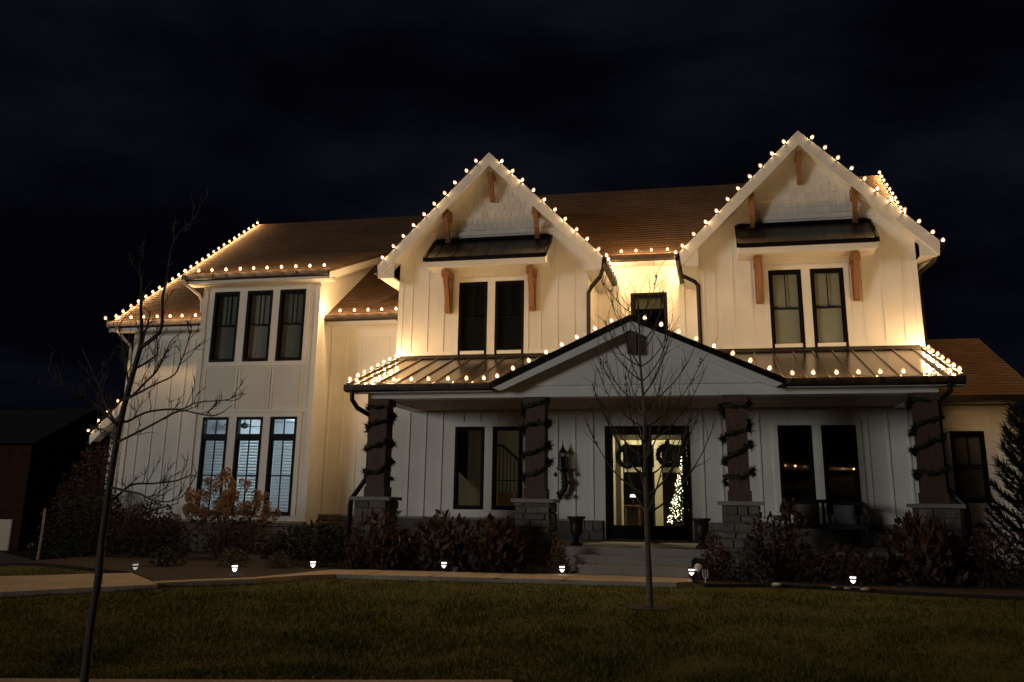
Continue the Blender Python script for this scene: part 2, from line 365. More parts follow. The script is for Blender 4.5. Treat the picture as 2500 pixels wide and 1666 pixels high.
def wall_xz(x0, x1, z0, z1, y, t, holes=()):
    gx = sorted({x0, x1, *[h[0] for h in holes], *[h[1] for h in holes]}); gz = sorted({z0, z1, *[h[2] for h in holes], *[h[3] for h in holes]})
    def hole(i, k):
        if i < 0 or k < 0 or i >= len(gx) - 1 or k >= len(gz) - 1: return True
        cx, cz = (gx[i] + gx[i + 1]) / 2, (gz[k] + gz[k + 1]) / 2
        return any(h[0] < cx < h[1] and h[2] < cz < h[3] for h in holes)
    mb = MB()
    for i in range(len(gx) - 1):
        for k in range(len(gz) - 1):
            if hole(i, k): continue
            a, b, c, d = gx[i], gx[i + 1], gz[k], gz[k + 1]
            mb.add([(a, y, c), (b, y, c), (b, y, d), (a, y, d)], [(0, 1, 2, 3)]); mb.add([(a, y + t, c), (b, y + t, c), (b, y + t, d), (a, y + t, d)], [(3, 2, 1, 0)])
            for (p, q), nb in ((((a, c), (a, d)), (i - 1, k)), (((b, c), (b, d)), (i + 1, k)), (((a, c), (b, c)), (i, k - 1)), (((a, d), (b, d)), (i, k + 1))):
                if hole(*nb): mb.add([(p[0], y, p[1]), (q[0], y, q[1]), (q[0], y + t, q[1]), (p[0], y + t, p[1])], [(0, 1, 2, 3)])
    return mb

UNIT = MB().box(-0.5, 0.5, -0.5, 0.5, -0.5, 0.5)
BATTEN = UNIT.mesh('batten', TRIM)
def batten(x, z0, z1, y, w=0.045, d=0.022, parent=None):
    return link('batten', BATTEN, parent or HOUSE, (x, y - d / 2 + 0.001, (z0 + z1) / 2), None, (w, d, z1 - z0))

# window: frame with sash > pane, shade
def window(xc, w, z0, z1, y, style='plain', shade=None, glass=DGLASS, transom=None, label=None):
    x0, x1 = xc - w / 2, xc + w / 2; b = 0.058
    m = MB()
    for a in ((x0, x1, z0, z0 + b), (x0, x1, z1 - b, z1), (x0, x0 + b, z0 + b, z1 - b), (x1 - b, x1, z0 + b, z1 - b)):
        m.box(a[0], a[1], y - 0.035, y + 0.10, a[2], a[3])
    top = z1
    if transom:
        m.box(x0 + b, x1 - b, y - 0.03, y + 0.095, transom - 0.06, transom + 0.06); top = transom - 0.06
    i0, i1, k0, k1 = x0 + b, x1 - b, z0 + b, (top if transom else z1 - b)
    s_ = 0.030
    for a in ((i0, i1, k0, k0 + s_), (i0, i1, k1 - s_, k1), (i0, i0 + s_, k0 + s_, k1 - s_), (i1 - s_, i1, k0 + s_, k1 - s_)):
        m.box(a[0], a[1], y + 0.005, y + 0.075, a[2], a[3])
    f = hp('window', m, BLACK, label=label)
    mu = MB()
    mid = k0 + (k1 - k0) * (0.52 if not transom else 0.5)
    if style in ('hung', 'transom'):
        if style == 'hung' or transom: mu.box(i0 + s_, i1 - s_, y + 0.012, y + 0.06, mid - 0.014, mid + 0.014)
        mu.box(xc - 0.011, xc + 0.011, y + 0.012, y + 0.045, mid + 0.014 if not transom else k0 + s_, k1 - s_)
        if transom: mu.box(xc - 0.011, xc + 0.011, y + 0.012, y + 0.045, transom + 0.06, z1 - b)
        obj('muntin', mu, BLACK, f)
    pn = MB(); pn.box(i0 + s_, i1 - s_, y + 0.048, y + 0.054, k0 + s_, k1 - s_)
    obj('pane', pn, glass, f)
    if transom:
        pn = MB(); pn.box(i0, i1, y + 0.048, y + 0.054, transom + 0.06, z1 - b); obj('pane', pn, glass, f, label='clear transom pane above the blind')
    if shade:
        obj('shade', MB().box(i0 + 0.005, i1 - 0.005, y + 0.11, y + 0.116, k0 + shade[1] * (k1 - k0), k1), shade[0], f)
    return f

def casing(xa, xb, z0, z1, y, gaps, w=0.11, sill=True):
    m = MB()
    m.box(xa - w, xa, y - 0.028, y, z0 - (w if sill else 0), z1 + w); m.box(xb, xb + w, y - 0.028, y, z0 - (w if sill else 0), z1 + w)
    m.box(xa, xb, y - 0.028, y, z1, z1 + w)
    if sill: m.box(xa, xb, y - 0.028, y, z0 - w, z0)
    for a, b in gaps: m.box(a, b, y - 0.028, y, z0, z1)
    return hp('window_casing', m, TRIM)

WL = [(-4.025, 0.70), (-3.135, 0.70)]; WR = [(3.135, 0.70), (4.025, 0.70)]
HL = lambda ws, z0, z1: [(x - w / 2, x + w / 2, z0, z1) for x, w in ws]
G = 3.58                                               # gable centres at -G and +G
# ---- walls
hp('porch_wall', wall_xz(-5.9, 5.9, 0.2, 4.86, 0, 0.15, HL(WL + WR, 1.43, 3.27) + [(-0.92, 0.92, 0.82, 3.27)]), WHITE)
def gable_wall(c, ws):
    m = wall_xz(c - 2.32, c + 2.32, 4.86, 7.1, 0, 0.15, HL(ws, 4.89, 6.69))
    m.prism([(c - 2.32, 7.1), (c + 2.32, 7.1), (c + 2.32, 7.24), (c, 9.555), (c - 2.32, 7.24)], 'y', 0, 0.15)
    return hp('gable_wall', m, WHITE)
gw1, gw2 = gable_wall(-G, WL), gable_wall(G, WR)
hp('recessed_wall', wall_xz(-1.26, 1.26, 4.6, 7.60, 1.8, 0.15, [(-0.45, 0.45, 4.95, 6.69)]), WHITE)
for x in (-1.41, 1.26): hp('side_wall', MB().box(x, x + 0.15, 0.15, 1.8, 4.6, 7.3), WHITE)
m = MB().prism([(0.15, 0.2), (10, 0.2), (10, 6.6), (5.05, 10.4), (0.75, 6.95), (0.15, 6.95)], 'x', 5.75, 5.9); hp('side_wall', m, WHITE)
m = MB().box(-5.9, -5.75, 0.15, 0.95, 0.2, 7.0); hp('side_wall', m, WHITE)
hp('side_wall', MB().prism([(0.95, 0.0), (15.0, 0.0), (15.0, 6.2), (7.9, 10.85), (0.95, 6.2)], 'x', -13.6, -13.45), WHITE)
hp('front_wall', wall_xz(-13.6, -11.18, -0.2, 6.06, 0.8, 0.15), WHITE)
hp('front_wall', wall_xz(-7.96, -5.9, 0.2, 6.06, 0.8, 0.15), WHITE)
TW = [(-10.50, 0.70), (-9.585, 0.70), (-8.69, 0.70)]
hp('tower_wall', wall_xz(-11.18, -7.96, 0.2, 6.98, 0, 0.15, HL(TW, 4.89, 6.69) + HL(TW, 1.22, 3.53)), WHITE)
for x in (-11.18, -8.11):
    hp('tower_side_wall', MB().prism([(0.15, 0.2), (0.8, 0.2), (0.8, 6.06), (1.0, 6.35), (4.3, 8.5), (0.15, 6.98)], 'x', x, x + 0.15), WHITE)
hp('wing_wall', wall_xz(5.9, 7.92, 0.2, 3.90, 1.5, 0.15, [(6.53, 7.23, 1.72, 3.25)]), WHITE)
hp('wing_wall', MB().box(7.77, 7.92, 1.65, 9, 0.2, 3.9), WHITE)
hp('back_wall', MB().box(-13.45, 5.75, 14.8, 14.95, 0, 6.6), WHITE)
# back-left wing
hp('wing_wall', MB().prism([(-17.0, -0.6), (-12.0, -0.6), (-12, 5.5), (-14.2, 5.5), (-16.16, 3.75), (-16.16, 3.0), (-16.16, -0.6)][1:], 'y', 3.8, 3.95), WHITE)

# ---- windows
for (x, w), s in zip(WL, ((ROOMDARK, 0.0), (ROOMDARK, 0.0))): window(x, w, 4.89, 6.69, 0, 'hung', s)
for x, w in WR: window(x, w, 4.89, 6.69, 0, 'hung', (SHADE, 0.0), GLASS)
for x, w in WL: window(x, w, 1.43, 3.27, 0, 'plain', glass=GLASS)
for x, w in WR: window(x, w, 1.43, 3.27, 0, 'plain')
for i, (x, w) in enumerate(TW): window(x, w, 4.89, 6.69, 0, 'hung', (SHADE if i == 1 else SHADEG, 0.0), GLASS)
tw_win = [window(x, w, 1.22, 3.53, 0, 'transom', None, GLASS, transom=3.06, label='brightly lit window with a white slatted blind') for x, w in TW]
window(0, 0.90, 4.95, 6.69, 1.8, 'plain', (SHADEW, 0.80))
window(6.88, 0.70, 1.72, 3.25, 1.5, 'hung', (SHADEG, 0.0), GLASS)
for ws in (WL, WR):
    gp = [(ws[0][0] + 0.35, ws[1][0] - 0.35)]
    casing(ws[0][0] - 0.35, ws[1][0] + 0.35, 5.03, 6.69, 0, [], sill=False)
    hp('window_mullion', MB().box(gp[0][0] , gp[0][1], -0.028, 0, 4.89, 6.69), TRIM)
    casing(ws[0][0] - 0.35, ws[1][0] + 0.35, 1.43, 3.27, 0, gp)
gp = [(-10.15, -9.935), (-9.235, -9.04)]
casing(-10.85, -8.34, 4.89, 6.69, 0, gp); casing(-10.85, -8.34, 1.22, 3.53, 0, gp, sill=False)
casing(6.53, 7.23, 1.72, 3.25, 1.5, [])
casing(-0.45, 0.45, 4.95, 6.69, 1.8, [], sill=False)

# ---- battens, skirt and band boards, corner boards
for c, s in ((-G, 1), (G, -1)):
    for off in (-1.98, -1.58, -1.18, 1.18, 1.58, 1.98):
        z1 = min(7.86, 9.74 - 0.55 - abs(off))
        batten(c + off, 5.03, z1, 0)
    hp('skirt_board', MB().box(c - 2.32, c + 2.32, -0.03, 0, 4.87, 5.03), TRIM)
    hp('band_board', MB().box(c - 1.53, c + 1.53, -0.028, 0, 7.86, 7.97), TRIM)
    for e in (-2.32, 2.20): hp('corner_board', MB().box(c + e, c + e + 0.12, -0.03, 0, 5.03, 6.80), TRIM)
    # shakes in the gable peak, each one a piece of its own
    z = 7.975; row = 0
    while z < 9.3:
        half = 9.74 - 0.30 - z - 0.165; x = c - half
        if half < 0.12: break
        while x < c + half - 0.03:
            w = min(random.uniform(0.10, 0.23), c + half - x); dz = random.uniform(-0.012, 0.01)
            q = MB(); dd = random.uniform(0.020, 0.032)
            q.hexa([(x + 0.004, -0.008, z + 0.19), (x + w - 0.004, -0.008, z + 0.19), (x + w - 0.004, 0, z + 0.19), (x + 0.004, 0, z + 0.19)],
                   [(x + 0.004, -dd, z + dz), (x + w - 0.004, -dd, z + dz), (x + w - 0.004, 0, z + dz), (x + 0.004, 0, z + dz)])
            obj('shake', q, SHAKE, HOUSE)
            x += w
        z += 0.165; row += 1
for x in (-0.85, -0.03, 0.85): batten(x, 5.0 if abs(x) > 0.5 else 6.85, 7.42, 1.8)
for x in (-0.52, 0.36): batten(x, 6.85, 7.42, 1.8)
hp('frieze_board', MB().box(-1.25, 1.25, 1.775, 1.80, 7.42, 7.58), TRIM)
for x in (-1.255, 1.185): hp('corner_board', MB().box(x, x + 0.07, 1.77, 1.80, 4.9, 7.42), TRIM)
for x in (-7.9, -7.52, -7.15, -6.78, -6.41): batten(x, 1.27, 5.58, 0.8)
hp('frieze_board', MB().box(-7.95, -5.9, 0.772, 0.80, 5.58, 5.92), TRIM)
hp('corner_board', MB().box(-6.03, -5.905, 0.770, 0.80, 1.27, 5.58), TRIM)
for x in (-13.2, -12.8, -12.4, -12.0, -11.6): batten(x, 0.3, 5.62, 0.8)
hp('frieze_board', MB().box(-13.6, -11.2, 0.772, 0.80, 5.62, 5.9), TRIM)
hp('corner_board', MB().box(-13.6, -13.48, 0.770, 0.80, 0.2, 5.62), TRIM)
for x in (-11.18, -8.09): hp('corner_board', MB().box(x, x + 0.13, -0.03, 0, 0.4, 6.72), TRIM)
hp('frieze_board', MB().box(-11.18, -7.96, -0.032, 0, 6.80, 6.97), TRIM)
for x in (-10.93, -10.06, -9.98, -9.16, -9.08, -8.30): batten(x, 3.70, 4.72, 0)
hp('band_board', MB().box(-11.05, -8.09, -0.028, 0, 3.645, 3.70), TRIM)
for x in (-5.5, -5.1, -4.7, -2.4, -2.0, -1.6, -1.2, 1.2, 1.6, 2.0, 2.4, 4.6, 5.0, 5.4): batten(x, 1.27, 3.60, 0)
for x in (-4.2, -3.8, -3.4, -3.0, 3.0, 3.4, 3.8, 4.2): batten(x, 3.385, 3.60, 0)
for x in (6.1, 6.4, 7.36, 7.7): batten(x, 1.3, 3.72, 1.5)
for x in (6.7, 7.05): batten(x, 3.365, 3.72, 1.5)
hp('frieze_board', MB().box(5.9, 7.92, 1.475, 1.5, 3.72, 3.88), TRIM)
hp('sill_panel', MB().box(6.42, 7.34, 1.46, 1.5, 1.28, 1.60), TRIM)

# ---- roofs
def roof_plane(eL, eR, rR, rL, courses=True, t=0.09, m=SHINGLE, name='roof', exp=0.15):
    eL, eR, rR, rL = map(Vector, (eL, eR, rR, rL))
    nrm = (eR - eL).cross(rL - eL).normalized()
    if nrm.z < 0: nrm = -nrm
    mb = MB(); mb.hexa([p - nrm * t for p in (eL, eR, rR, rL)], [p for p in (eL, eR, rR, rL)])
    o = hp(name, mb, m)
    me_ = o.data; uvl = me_.uv_layers.new(name='UVMap')
    u = (eR - eL).normalized(); v = nrm.cross(u)
    if v.z < 0: v = -v
    def setuv(me_):
        L = me_.uv_layers[0].data
        for lp in me_.loops:
            d = me_.vertices[lp.vertex_index].co - eL; L[lp.index].uv = (d.dot(u), d.dot(v))
    setuv(me_)
    if courses:
        slope = (rL - eL).dot(v); k = max(1, int(slope / exp)); cm = MB()
        for i in range(k):
            a, b = i / k, (i + 1) / k
            p0, p1 = eL.lerp(rL, a), eR.lerp(rR, a); q0, q1 = eL.lerp(rL, b), eR.lerp(rR, b)
            cm.add([p0 + nrm * 0.004, p1 + nrm * 0.004, p1 + nrm * 0.013, p0 + nrm * 0.013, q1 + nrm * 0.006, q0 + nrm * 0.006], [(0, 1, 2, 3), (3, 2, 4, 5)])
        c = obj('shingle_courses', cm, m, o, kind='stuff'); c.data.uv_layers.new(name='UVMap'); setuv(c.data)
    return o
# left main roof, front and back
roof_plane((-14.12, 0.40, 6.08), (-3.0, 0.40, 6.08), (-3.0, 7.9, 11.08), (-14.2, 7.9, 11.08))
roof_plane((-3.0, 15.4, 6.08), (-14.12, 15.4, 6.08), (-14.2, 7.9, 11.08), (-3.0, 7.9, 11.08), False)
# right main roof
roof_plane((-4.4, 1.35, 7.56), (6.3, 1.35, 7.56), (6.2, 5.05, 10.55), (-4.4, 5.05, 10.55))
roof_plane((6.3, 9.2, 7.2), (-4.4, 9.2, 7.2), (-4.4, 5.05, 10.55), (6.2, 5.05, 10.55), False)
# gables
for c, yb in ((-G, 5.6), (G, 4.4)):
    roof_plane((c - 2.70, yb, 7.06), (c - 2.70, -0.5, 7.06), (c, -0.5, 9.76), (c, yb, 9.76), True)
    roof_plane((c + 2.70, -0.5, 7.06), (c + 2.70, yb, 7.06), (c, yb, 9.76), (c, -0.5, 9.76), True)
    for s in (-1, 1):
        q = MB(); q.prism([(c, 9.785), (c, 9.455), (c + s * 2.36, 7.095), (c + s * 2.68, 6.75), (c + s * 2.715, 7.07)], 'y', -0.535, -0.502)
        hp('rake_board', q, TRIM)
        q = MB(); q.prism([(c, 9.60), (c, 9.54), (c + s * 2.62, 6.92), (c + s * 2.62, 6.98)], 'y', -0.488, 0.0); hp('soffit', q, TRIM)
        hp('eave_return', MB().prism([(c + s * 2.66, 6.765), (c + s * 2.30, 6.765), (c + s * 2.30, 7.155), (c + s * 2.36, 7.095)], 'y', -0.500, -0.47), TRIM)
        x0, x1 = sorted((c + s * 2.66, c + s * 2.32))
        ye = 0.85 if abs(c + s * 2.5) > 4 and c < 0 else (1.78 if abs(c + s * 2.5) < 4 else 1.2)
        hp('eave_soffit', MB().box(x0, x1, -0.488, ye, 6.76, 6.80), TRIM)
        x0, x1 = sorted((c + s * 2.68, c + s * 2.63)); hp('eave_fascia', MB().box(x0, x1, -0.488, ye, 6.80, 6.99), TRIM)
        x0, x1 = sorted((c + s * 2.695, c + s * 2.81)); hp('gutter', MB().prism([(x0, 6.88), (x1, 6.91), (x1, 7.03), (x0, 7.03)], 'y', -0.52, ye), BRONZE)
# tower shed roof
roof_plane((-11.52, -0.42, 7.06), (-7.58, -0.42, 7.06), (-7.58, 4.2, 8.82), (-11.52, 4.2, 8.82))
hp('eave_fascia', MB().box(-11.50, -7.60, -0.42, -0.38, 6.84, 6.98), TRIM); hp('eave_soffit', MB().box(-11.50, -7.60, -0.38, 0, 6.84, 6.87), TRIM)
hp('gutter', MB().prism([(-0.54, 6.93), (-0.42, 6.90), (-0.42, 7.05), (-0.54, 7.05)], 'x', -11.53, -7.58), BRONZE)
for x in (-11.53, -7.60):
    hp('rake_board', MB().prism([(-0.42, 7.0), (-0.42, 6.83), (4.0, 8.50), (4.0, 8.67)], 'x', x, x + 0.035), TRIM)
for xa, xb in ((-7.96, -7.60), (-11.5, -11.18)):
    hp('rake_soffit', MB().prism([(0.0, 6.98), (0.0, 6.95), (4.0, 8.47), (4.0, 8.50)], 'x', xa, xb), TRIM)
# main eaves
for xa, xb in ((-14.12, -11.2), (-7.94, -5.92)):
    hp('gutter', MB().prism([(0.26, 5.95), (0.39, 5.92), (0.39, 6.07), (0.26, 6.07)], 'x', xa, xb), BRONZE)
    hp('eave_fascia', MB().box(xa + 0.02, xb, 0.40, 0.44, 5.84, 5.98), TRIM); hp('eave_soffit', MB().box(xa + 0.02, xb, 0.44, 0.8, 5.86, 5.89), TRIM)
hp('rake_board', MB().prism([(0.40, 6.0), (0.40, 5.82), (7.9, 10.82), (7.9, 11.0)], 'x', -14.12, -14.08), TRIM)
hp('rake_soffit', MB().prism([(0.45, 5.98), (0.45, 5.94), (7.9, 10.92), (7.9, 10.96)], 'x', -14.08, -13.6), TRIM)
hp('gutter', MB().prism([(1.22, 7.42), (1.34, 7.39), (1.34, 7.54), (1.22, 7.54)], 'x', -1.0, 1.0), BRONZE)
hp('eave_soffit', MB().box(-1.25, 1.25, 1.35, 1.8, 7.38, 7.42), TRIM)
hp('rake_board', MB().prism([(1.3, 7.44), (1.3, 7.27), (5.05, 10.27), (5.05, 10.45)], 'x', 6.18, 6.22), TRIM)
# right wing roof (hipped)
roof_plane((5.9, 1.02, 3.98), (8.35, 1.02, 3.98), (8.0, 4.0, 5.72), (5.9, 4.0, 5.72))
roof_plane((8.35, 1.02, 3.98), (8.35, 9, 3.98), (8.0, 6, 5.72), (8.0, 4.0, 5.72), False)
hp('gutter', MB().prism([(0.90, 3.86), (1.02, 3.83), (1.02, 3.98), (0.90, 3.98)], 'x', 5.93, 8.36), BRONZE)
hp('eave_soffit', MB().box(5.92, 8.3, 1.02, 1.5, 3.84, 3.87), TRIM)
# back-left wing roof
roof_plane((-16.55, 9, 3.42), (-16.55, 3.4, 3.42), (-13.5, 3.4, 6.42), (-13.5, 9, 6.42), False)
hp('rake_board', MB().prism([(-16.55, 3.33), (-16.52, 3.08), (-13.5, 6.05), (-13.5, 6.33)], 'y', 3.36, 3.40), TRIM)
hp('soffit', MB().prism([(-16.5, 3.22), (-16.5, 3.18), (-13.6, 6.03), (-13.6, 6.07)], 'y', 3.40, 3.8), TRIM)

# ---- awnings over the paired upper windows
for c in (-G, G):
    a = hp('awning', MB().prism([(0.0, 7.74), (-0.82, 7.10), (-0.82, 7.04), (0.0, 7.60)], 'x', c - 1.46, c + 1.46), DARKSEAM)
    for e in (-1.47, 1.41): obj('edge_trim', MB().prism([(0.0, 7.79), (-0.84, 7.135), (-0.84, 7.03), (0.0, 7.68)], 'x', c + e, c + e + 0.06), BLACK, a)
    obj('edge_trim', MB().box(c - 1.41, c + 1.41, -0.85, -0.80, 7.03, 7.12), BLACK, a); obj('edge_trim', MB().box(c - 1.41, c + 1.41, -0.05, -0.002, 7.74, 7.80), BLACK, a)
    for k in range(-3, 4):
        x = c + k * 0.40; obj('seam', MB().prism([(-0.04, 7.735), (-0.80, 7.14), (-0.80, 7.11), (-0.04, 7.705)], 'x', x - 0.012, x + 0.012), DARKSEAM, a)
    hp('awning_fascia', MB().box(c - 1.44, c + 1.44, -0.80, -0.76, 6.90, 7.04), TRIM)
    hp('awning_soffit', MB().box(c - 1.44, c + 1.44, -0.76, 0, 6.95, 7.0), TRIM)
    for e in (-1.44, 1.40): hp('awning_cheek', MB().prism([(-0.76, 7.0), (0, 7.0), (0, 7.6), (-0.76, 7.06)], 'x', c + e, c + e + 0.04), TRIM)
    # cedar brackets
    for x in (c - 1.02, c + 1.02):
        b = hp('bracket', MB().box(x - 0.085, x + 0.085, -0.52, -0.03, 6.74, 6.90), CEDAR)
        obj('bracket_leg', MB().box(x - 0.07, x + 0.07, -0.14, -0.03, 5.93, 6.74), CEDAR, b)
        obj('brace', MB().prism([(-0.50, 6.74), (-0.34, 6.74), (-0.20, 6.35), (-0.14, 6.06), (-0.14, 5.96), (-0.21, 5.96), (-0.32, 6.32)], 'x', x - 0.055, x + 0.055), CEDAR, b)
    for x, z in ((c, 9.33), (c - 1.08, 8.33), (c + 1.12, 8.33)):
        if x == c: top = [(-0.42, z), (-0.02, z)]
        b = hp('gable_bracket', MB().box(x - 0.06, x + 0.06, -0.44, -0.03, z - 0.12, z), CEDAR)
        obj('brace', MB().prism([(-0.42, z - 0.12), (-0.26, z - 0.12), (-0.10, z - 0.52), (-0.03, z - 0.56), (-0.03, z - 0.66), (-0.14, z - 0.66)], 'x', x - 0.05, x + 0.05), CEDAR, b)
        if x != c:
            obj('block', MB().prism([(x - 0.06, z), (x + 0.06, z), (x + 0.06, z + 0.03 + (0.09 if x < c else -0.03)), (x - 0.06, z + 0.03 + (-0.03 if x < c else 0.09))], 'y', -0.40, -0.03), CEDAR, b)

# ---- porch: roof, beam, ceiling, gable
SL = (4.87 - 3.88) / 3.0
def shed(s):
    mb = MB(); t = Vector((0, 0, -0.06))
    P4 = [Vector((s * 5.82, -3.02, 3.88)), Vector((s * 2.75, -3.02, 3.88)), Vector((s * 0.55, 0, 4.87)), Vector((s * 5.82, 0, 4.87))]
    mb.hexa([p + t for p in P4], P4)
    o = hp('porch_roof', mb, SEAM)
    x = 5.62
    while x > 0.9:
        xa = s * x
        yv = -3.0 if x > 2.75 else max(-3.0, -3.0 + (2.75 - x) / 2.2 * 3.0 + 0.05)
        za = 3.88 + SL * (yv + 3.02)
        if yv < -0.2:
            q = MB(); q.hexa([(xa - 0.015, yv, za - 0.01), (xa + 0.015, yv, za - 0.01), (xa + 0.015, -0.03, 4.85), (xa - 0.015, -0.03, 4.85)],
                             [(xa - 0.012, yv, za + 0.034), (xa + 0.012, yv, za + 0.034), (xa + 0.012, -0.03, 4.895), (xa - 0.012, -0.03, 4.895)])
            obj('seam', q, SEAM, o)
        x -= 0.405
    q = MB(); xe = s * 5.82
    q.hexa([(xe - 0.03, -3.04, 3.84), (xe + 0.03, -3.04, 3.84), (xe + 0.03, 0.0, 4.83), (xe - 0.03, 0.0, 4.83)], [(xe - 0.03, -3.04, 3.93), (xe + 0.03, -3.04, 3.93), (xe + 0.03, 0.0, 4.92), (xe - 0.03, 0.0, 4.92)])
    obj('edge_trim', q, BRONZE, o)
    obj('flashing', MB().prism([(0.0, 4.95), (-0.02, 4.95), (-0.16, 4.845), (-0.16, 4.83), (0, 4.86)], 'x', *sorted((s * 0.6, s * 5.80))), BRONZE, o)
    xa, xb = sorted((s * 5.86, s * 2.78))
    hp('gutter', MB().prism([(-3.16, 3.76), (-3.03, 3.73), (-3.03, 3.875), (-3.16, 3.875)], 'x', xa, xb), BRONZE)
    hp('eave_soffit', MB().box(xa + 0.05, xb, -3.02, -2.78, 3.72, 3.76), TRIM)
    hp('porch_side', MB().prism([(-2.78, 3.78), (0, 3.78), (0, 4.78), (-2.78, 3.86)], 'x', *sorted((s * 5.40, s * 5.47))), WHITE)
shed(-1); shed(1)
hp('porch_beam', MB().box(-5.47, 5.47, -2.78, -2.42, 3.62, 3.86), TRIM)
for s in (-1, 1): hp('porch_beam', MB().box(*sorted((s * 5.47, s * 5.15)), -2.42, 0, 3.62, 3.78), TRIM)
hp('porch_ceiling', MB().box(-5.15, 5.15, -2.42, 0, 3.645, 3.70), CEIL)
for s in (-1, 1):
    e = Vector((s * 2.80, 0, 3.845)); ap = Vector((-0.02, 0, 5.12))
    y0, y1 = -3.14, (1.75)
    pts = [(e.x, e.z), (ap.x, ap.z), (ap.x, ap.z - 0.075), (e.x, e.z - 0.075)]
    o = hp('porch_gable_roof', MB().prism(pts, 'y', y0, 0.0 if True else y1), SEAM)
    obj('roof_edge', MB().prism([(e.x, e.z + 0.03), (ap.x, ap.z + 0.03), (ap.x, ap.z - 0.085), (e.x, e.z - 0.085)], 'y', y0 - 0.03, y0), BLACK, o)
    hp('rake_board', MB().prism([(e.x * 0.98, e.z - 0.07), (ap.x, ap.z - 0.085), (ap.x, ap.z - 0.27), (e.x * 0.90, e.z - 0.13 + 0.02), (e.x * 0.93, e.z - 0.13)], 'y', -3.13, -3.09), TRIM)
    hp('soffit', MB().prism([(e.x * 0.95, e.z - 0.075), (ap.x, ap.z - 0.13), (ap.x, ap.z - 0.16), (e.x * 0.95, e.z - 0.105)], 'y', -3.09, -2.75), TRIM)
hp('porch_gable_panel', MB().prism([(-2.55, 3.84), (2.51, 3.84), (-0.02, 4.98)], 'y', -2.82, -2.5), WHITE)
hp('porch_gable_bracket', MB().box(-0.10, 0.08, -3.05, -2.83, 4.42, 4.82), POST)
hp('porch_cricket_roof', MB().hexa([(-1.26, 0, 4.80), (1.26, 0, 4.80), (1.26, 1.8, 4.86), (-1.26, 1.8, 4.86)], [(-1.26, 0, 4.86), (1.26, 0, 4.86), (1.26, 1.8, 4.92), (-1.26, 1.8, 4.92)]), SEAM)

# ---- stonework
def stones(parent, x0, x1, z0, z1, y, face='y', sgn=-1, hmin=0.11, hmax=0.21, wmin=0.16, wmax=0.42):
    z = z0
    while z < z1 - 0.02:
        h = min(random.uniform(hmin, hmax), z1 - z)
        if z1 - z - h < 0.06: h = z1 - z
        x = x0
        while x < x1 - 0.02:
            w = min(random.uniform(wmin, wmax), x1 - x)
            if x1 - x - w < 0.09: w = x1 - x
            d = random.uniform(0.022, 0.05); j = lambda: random.uniform(-0.007, 0.007); g_ = 0.008; c = 0.014
            a = [(x + g_ + j(), z + g_ + j()), (x + w - g_ + j(), z + g_ + j()), (x + w - g_ + j(), z + h - g_ + j()), (x + g_ + j(), z + h - g_ + j())]
            cx, cz = x + w / 2, z + h / 2
            b = [(p[0] + (c if p[0] < cx else -c), p[1] + (c if p[1] < cz else -c)) for p in a]
            T = (lambda p, dd: (p[0], y + sgn * dd, p[1])) if face == 'y' else (lambda p, dd: (y + sgn * dd, p[0], p[1]))
            q = MB(); q.hexa([T(p, -0.005) for p in a], [T(p, d * 0.6) for p in a]); q.add([T(p, d * 0.6) for p in a] + [T(p, d + random.uniform(-.006, .006)) for p in b], [(4, 5, 6, 7), (0, 1, 5, 4), (1, 2, 6, 5), (2, 3, 7, 6), (3, 0, 4, 7)])
            obj('stone', q, STONE, parent)
            x += w
        z += h
for xc in (-5.22, -1.95, 1.89, 5.24):
    p = hp('stone_pedestal', MB().box(xc - 0.33, xc + 0.33, -2.98, -2.36, 0.2, 1.60), MORTAR)
    stones(p, xc - 0.34, xc + 0.34, 0.34, 1.60, -2.98)
    if xc < 3: stones(p, -2.98, -2.36, 0.80, 1.60, xc + 0.33, 'x', 1)
    obj('cap', MB().box(xc - 0.41, xc + 0.41, -3.06, -2.28, 1.60, 1.67), CAPST, p)
    cl = hp('porch_column', MB().box(xc - 0.19, xc + 0.19, -2.80, -2.42, 1.67, 3.61), POST)
    obj('capital', MB().box(xc - 0.225, xc + 0.225, -2.835, -2.385, 3.48, 3.618), POST, cl); obj('base', MB().box(xc - 0.215, xc + 0.215, -2.825, -2.395, 1.671, 1.86), POST, cl)
b = hp('stone_base', MB().box(-1.6, -0.96, -0.03, -0.002, 0.82, 1.24).box(0.96, 1.6, -0.03, -0.002, 0.82, 1.24), MORTAR)
stones(b, -1.6, -0.98, 0.82, 1.24, -0.03); stones(b, 0.98, 1.6, 0.82, 1.24, -0.03)
for xa, xb in ((-4.89, -2.28), (2.22, 4.91)):
    b = hp('stone_base', MB().box(xa, xb, -2.80, -2.6, 0.2, 0.76), MORTAR); stones(b, xa, xb, 0.34, 0.76, -2.80)
    hp('porch_floor', MB().box(xa, xb, -2.88, -2.6, 0.76, 0.82), CAPST)
b = hp('stone_base', MB().box(-7.95, -5.55, 0.70, 0.79, 0.2, 1.22), MORTAR); stones(b, -7.93, -5.9, 0.5, 1.22, 0.70, wmax=0.5)
hp('ledge', MB().box(-7.95, -5.55, 0.66, 0.79, 1.22, 1.265), CAPST)
b = hp('stone_base', MB().box(-11.18, -7.96, -0.06, -0.005, 0.2, 1.05), MORTAR); stones(b, -9.2, -7.98, 0.5, 1.05, -0.06)
hp('ledge', MB().box(-11.2, -7.94, -0.10, -0.005, 1.05, 1.10), CAPST)
hp('stone_base', MB().box(-13.62, -11.2, 0.72, 0.79, -0.2, 1.05), MORTAR); hp('ledge', MB().box(-13.64, -11.2, 0.68, 0.79, 1.05, 1.10), CAPST)
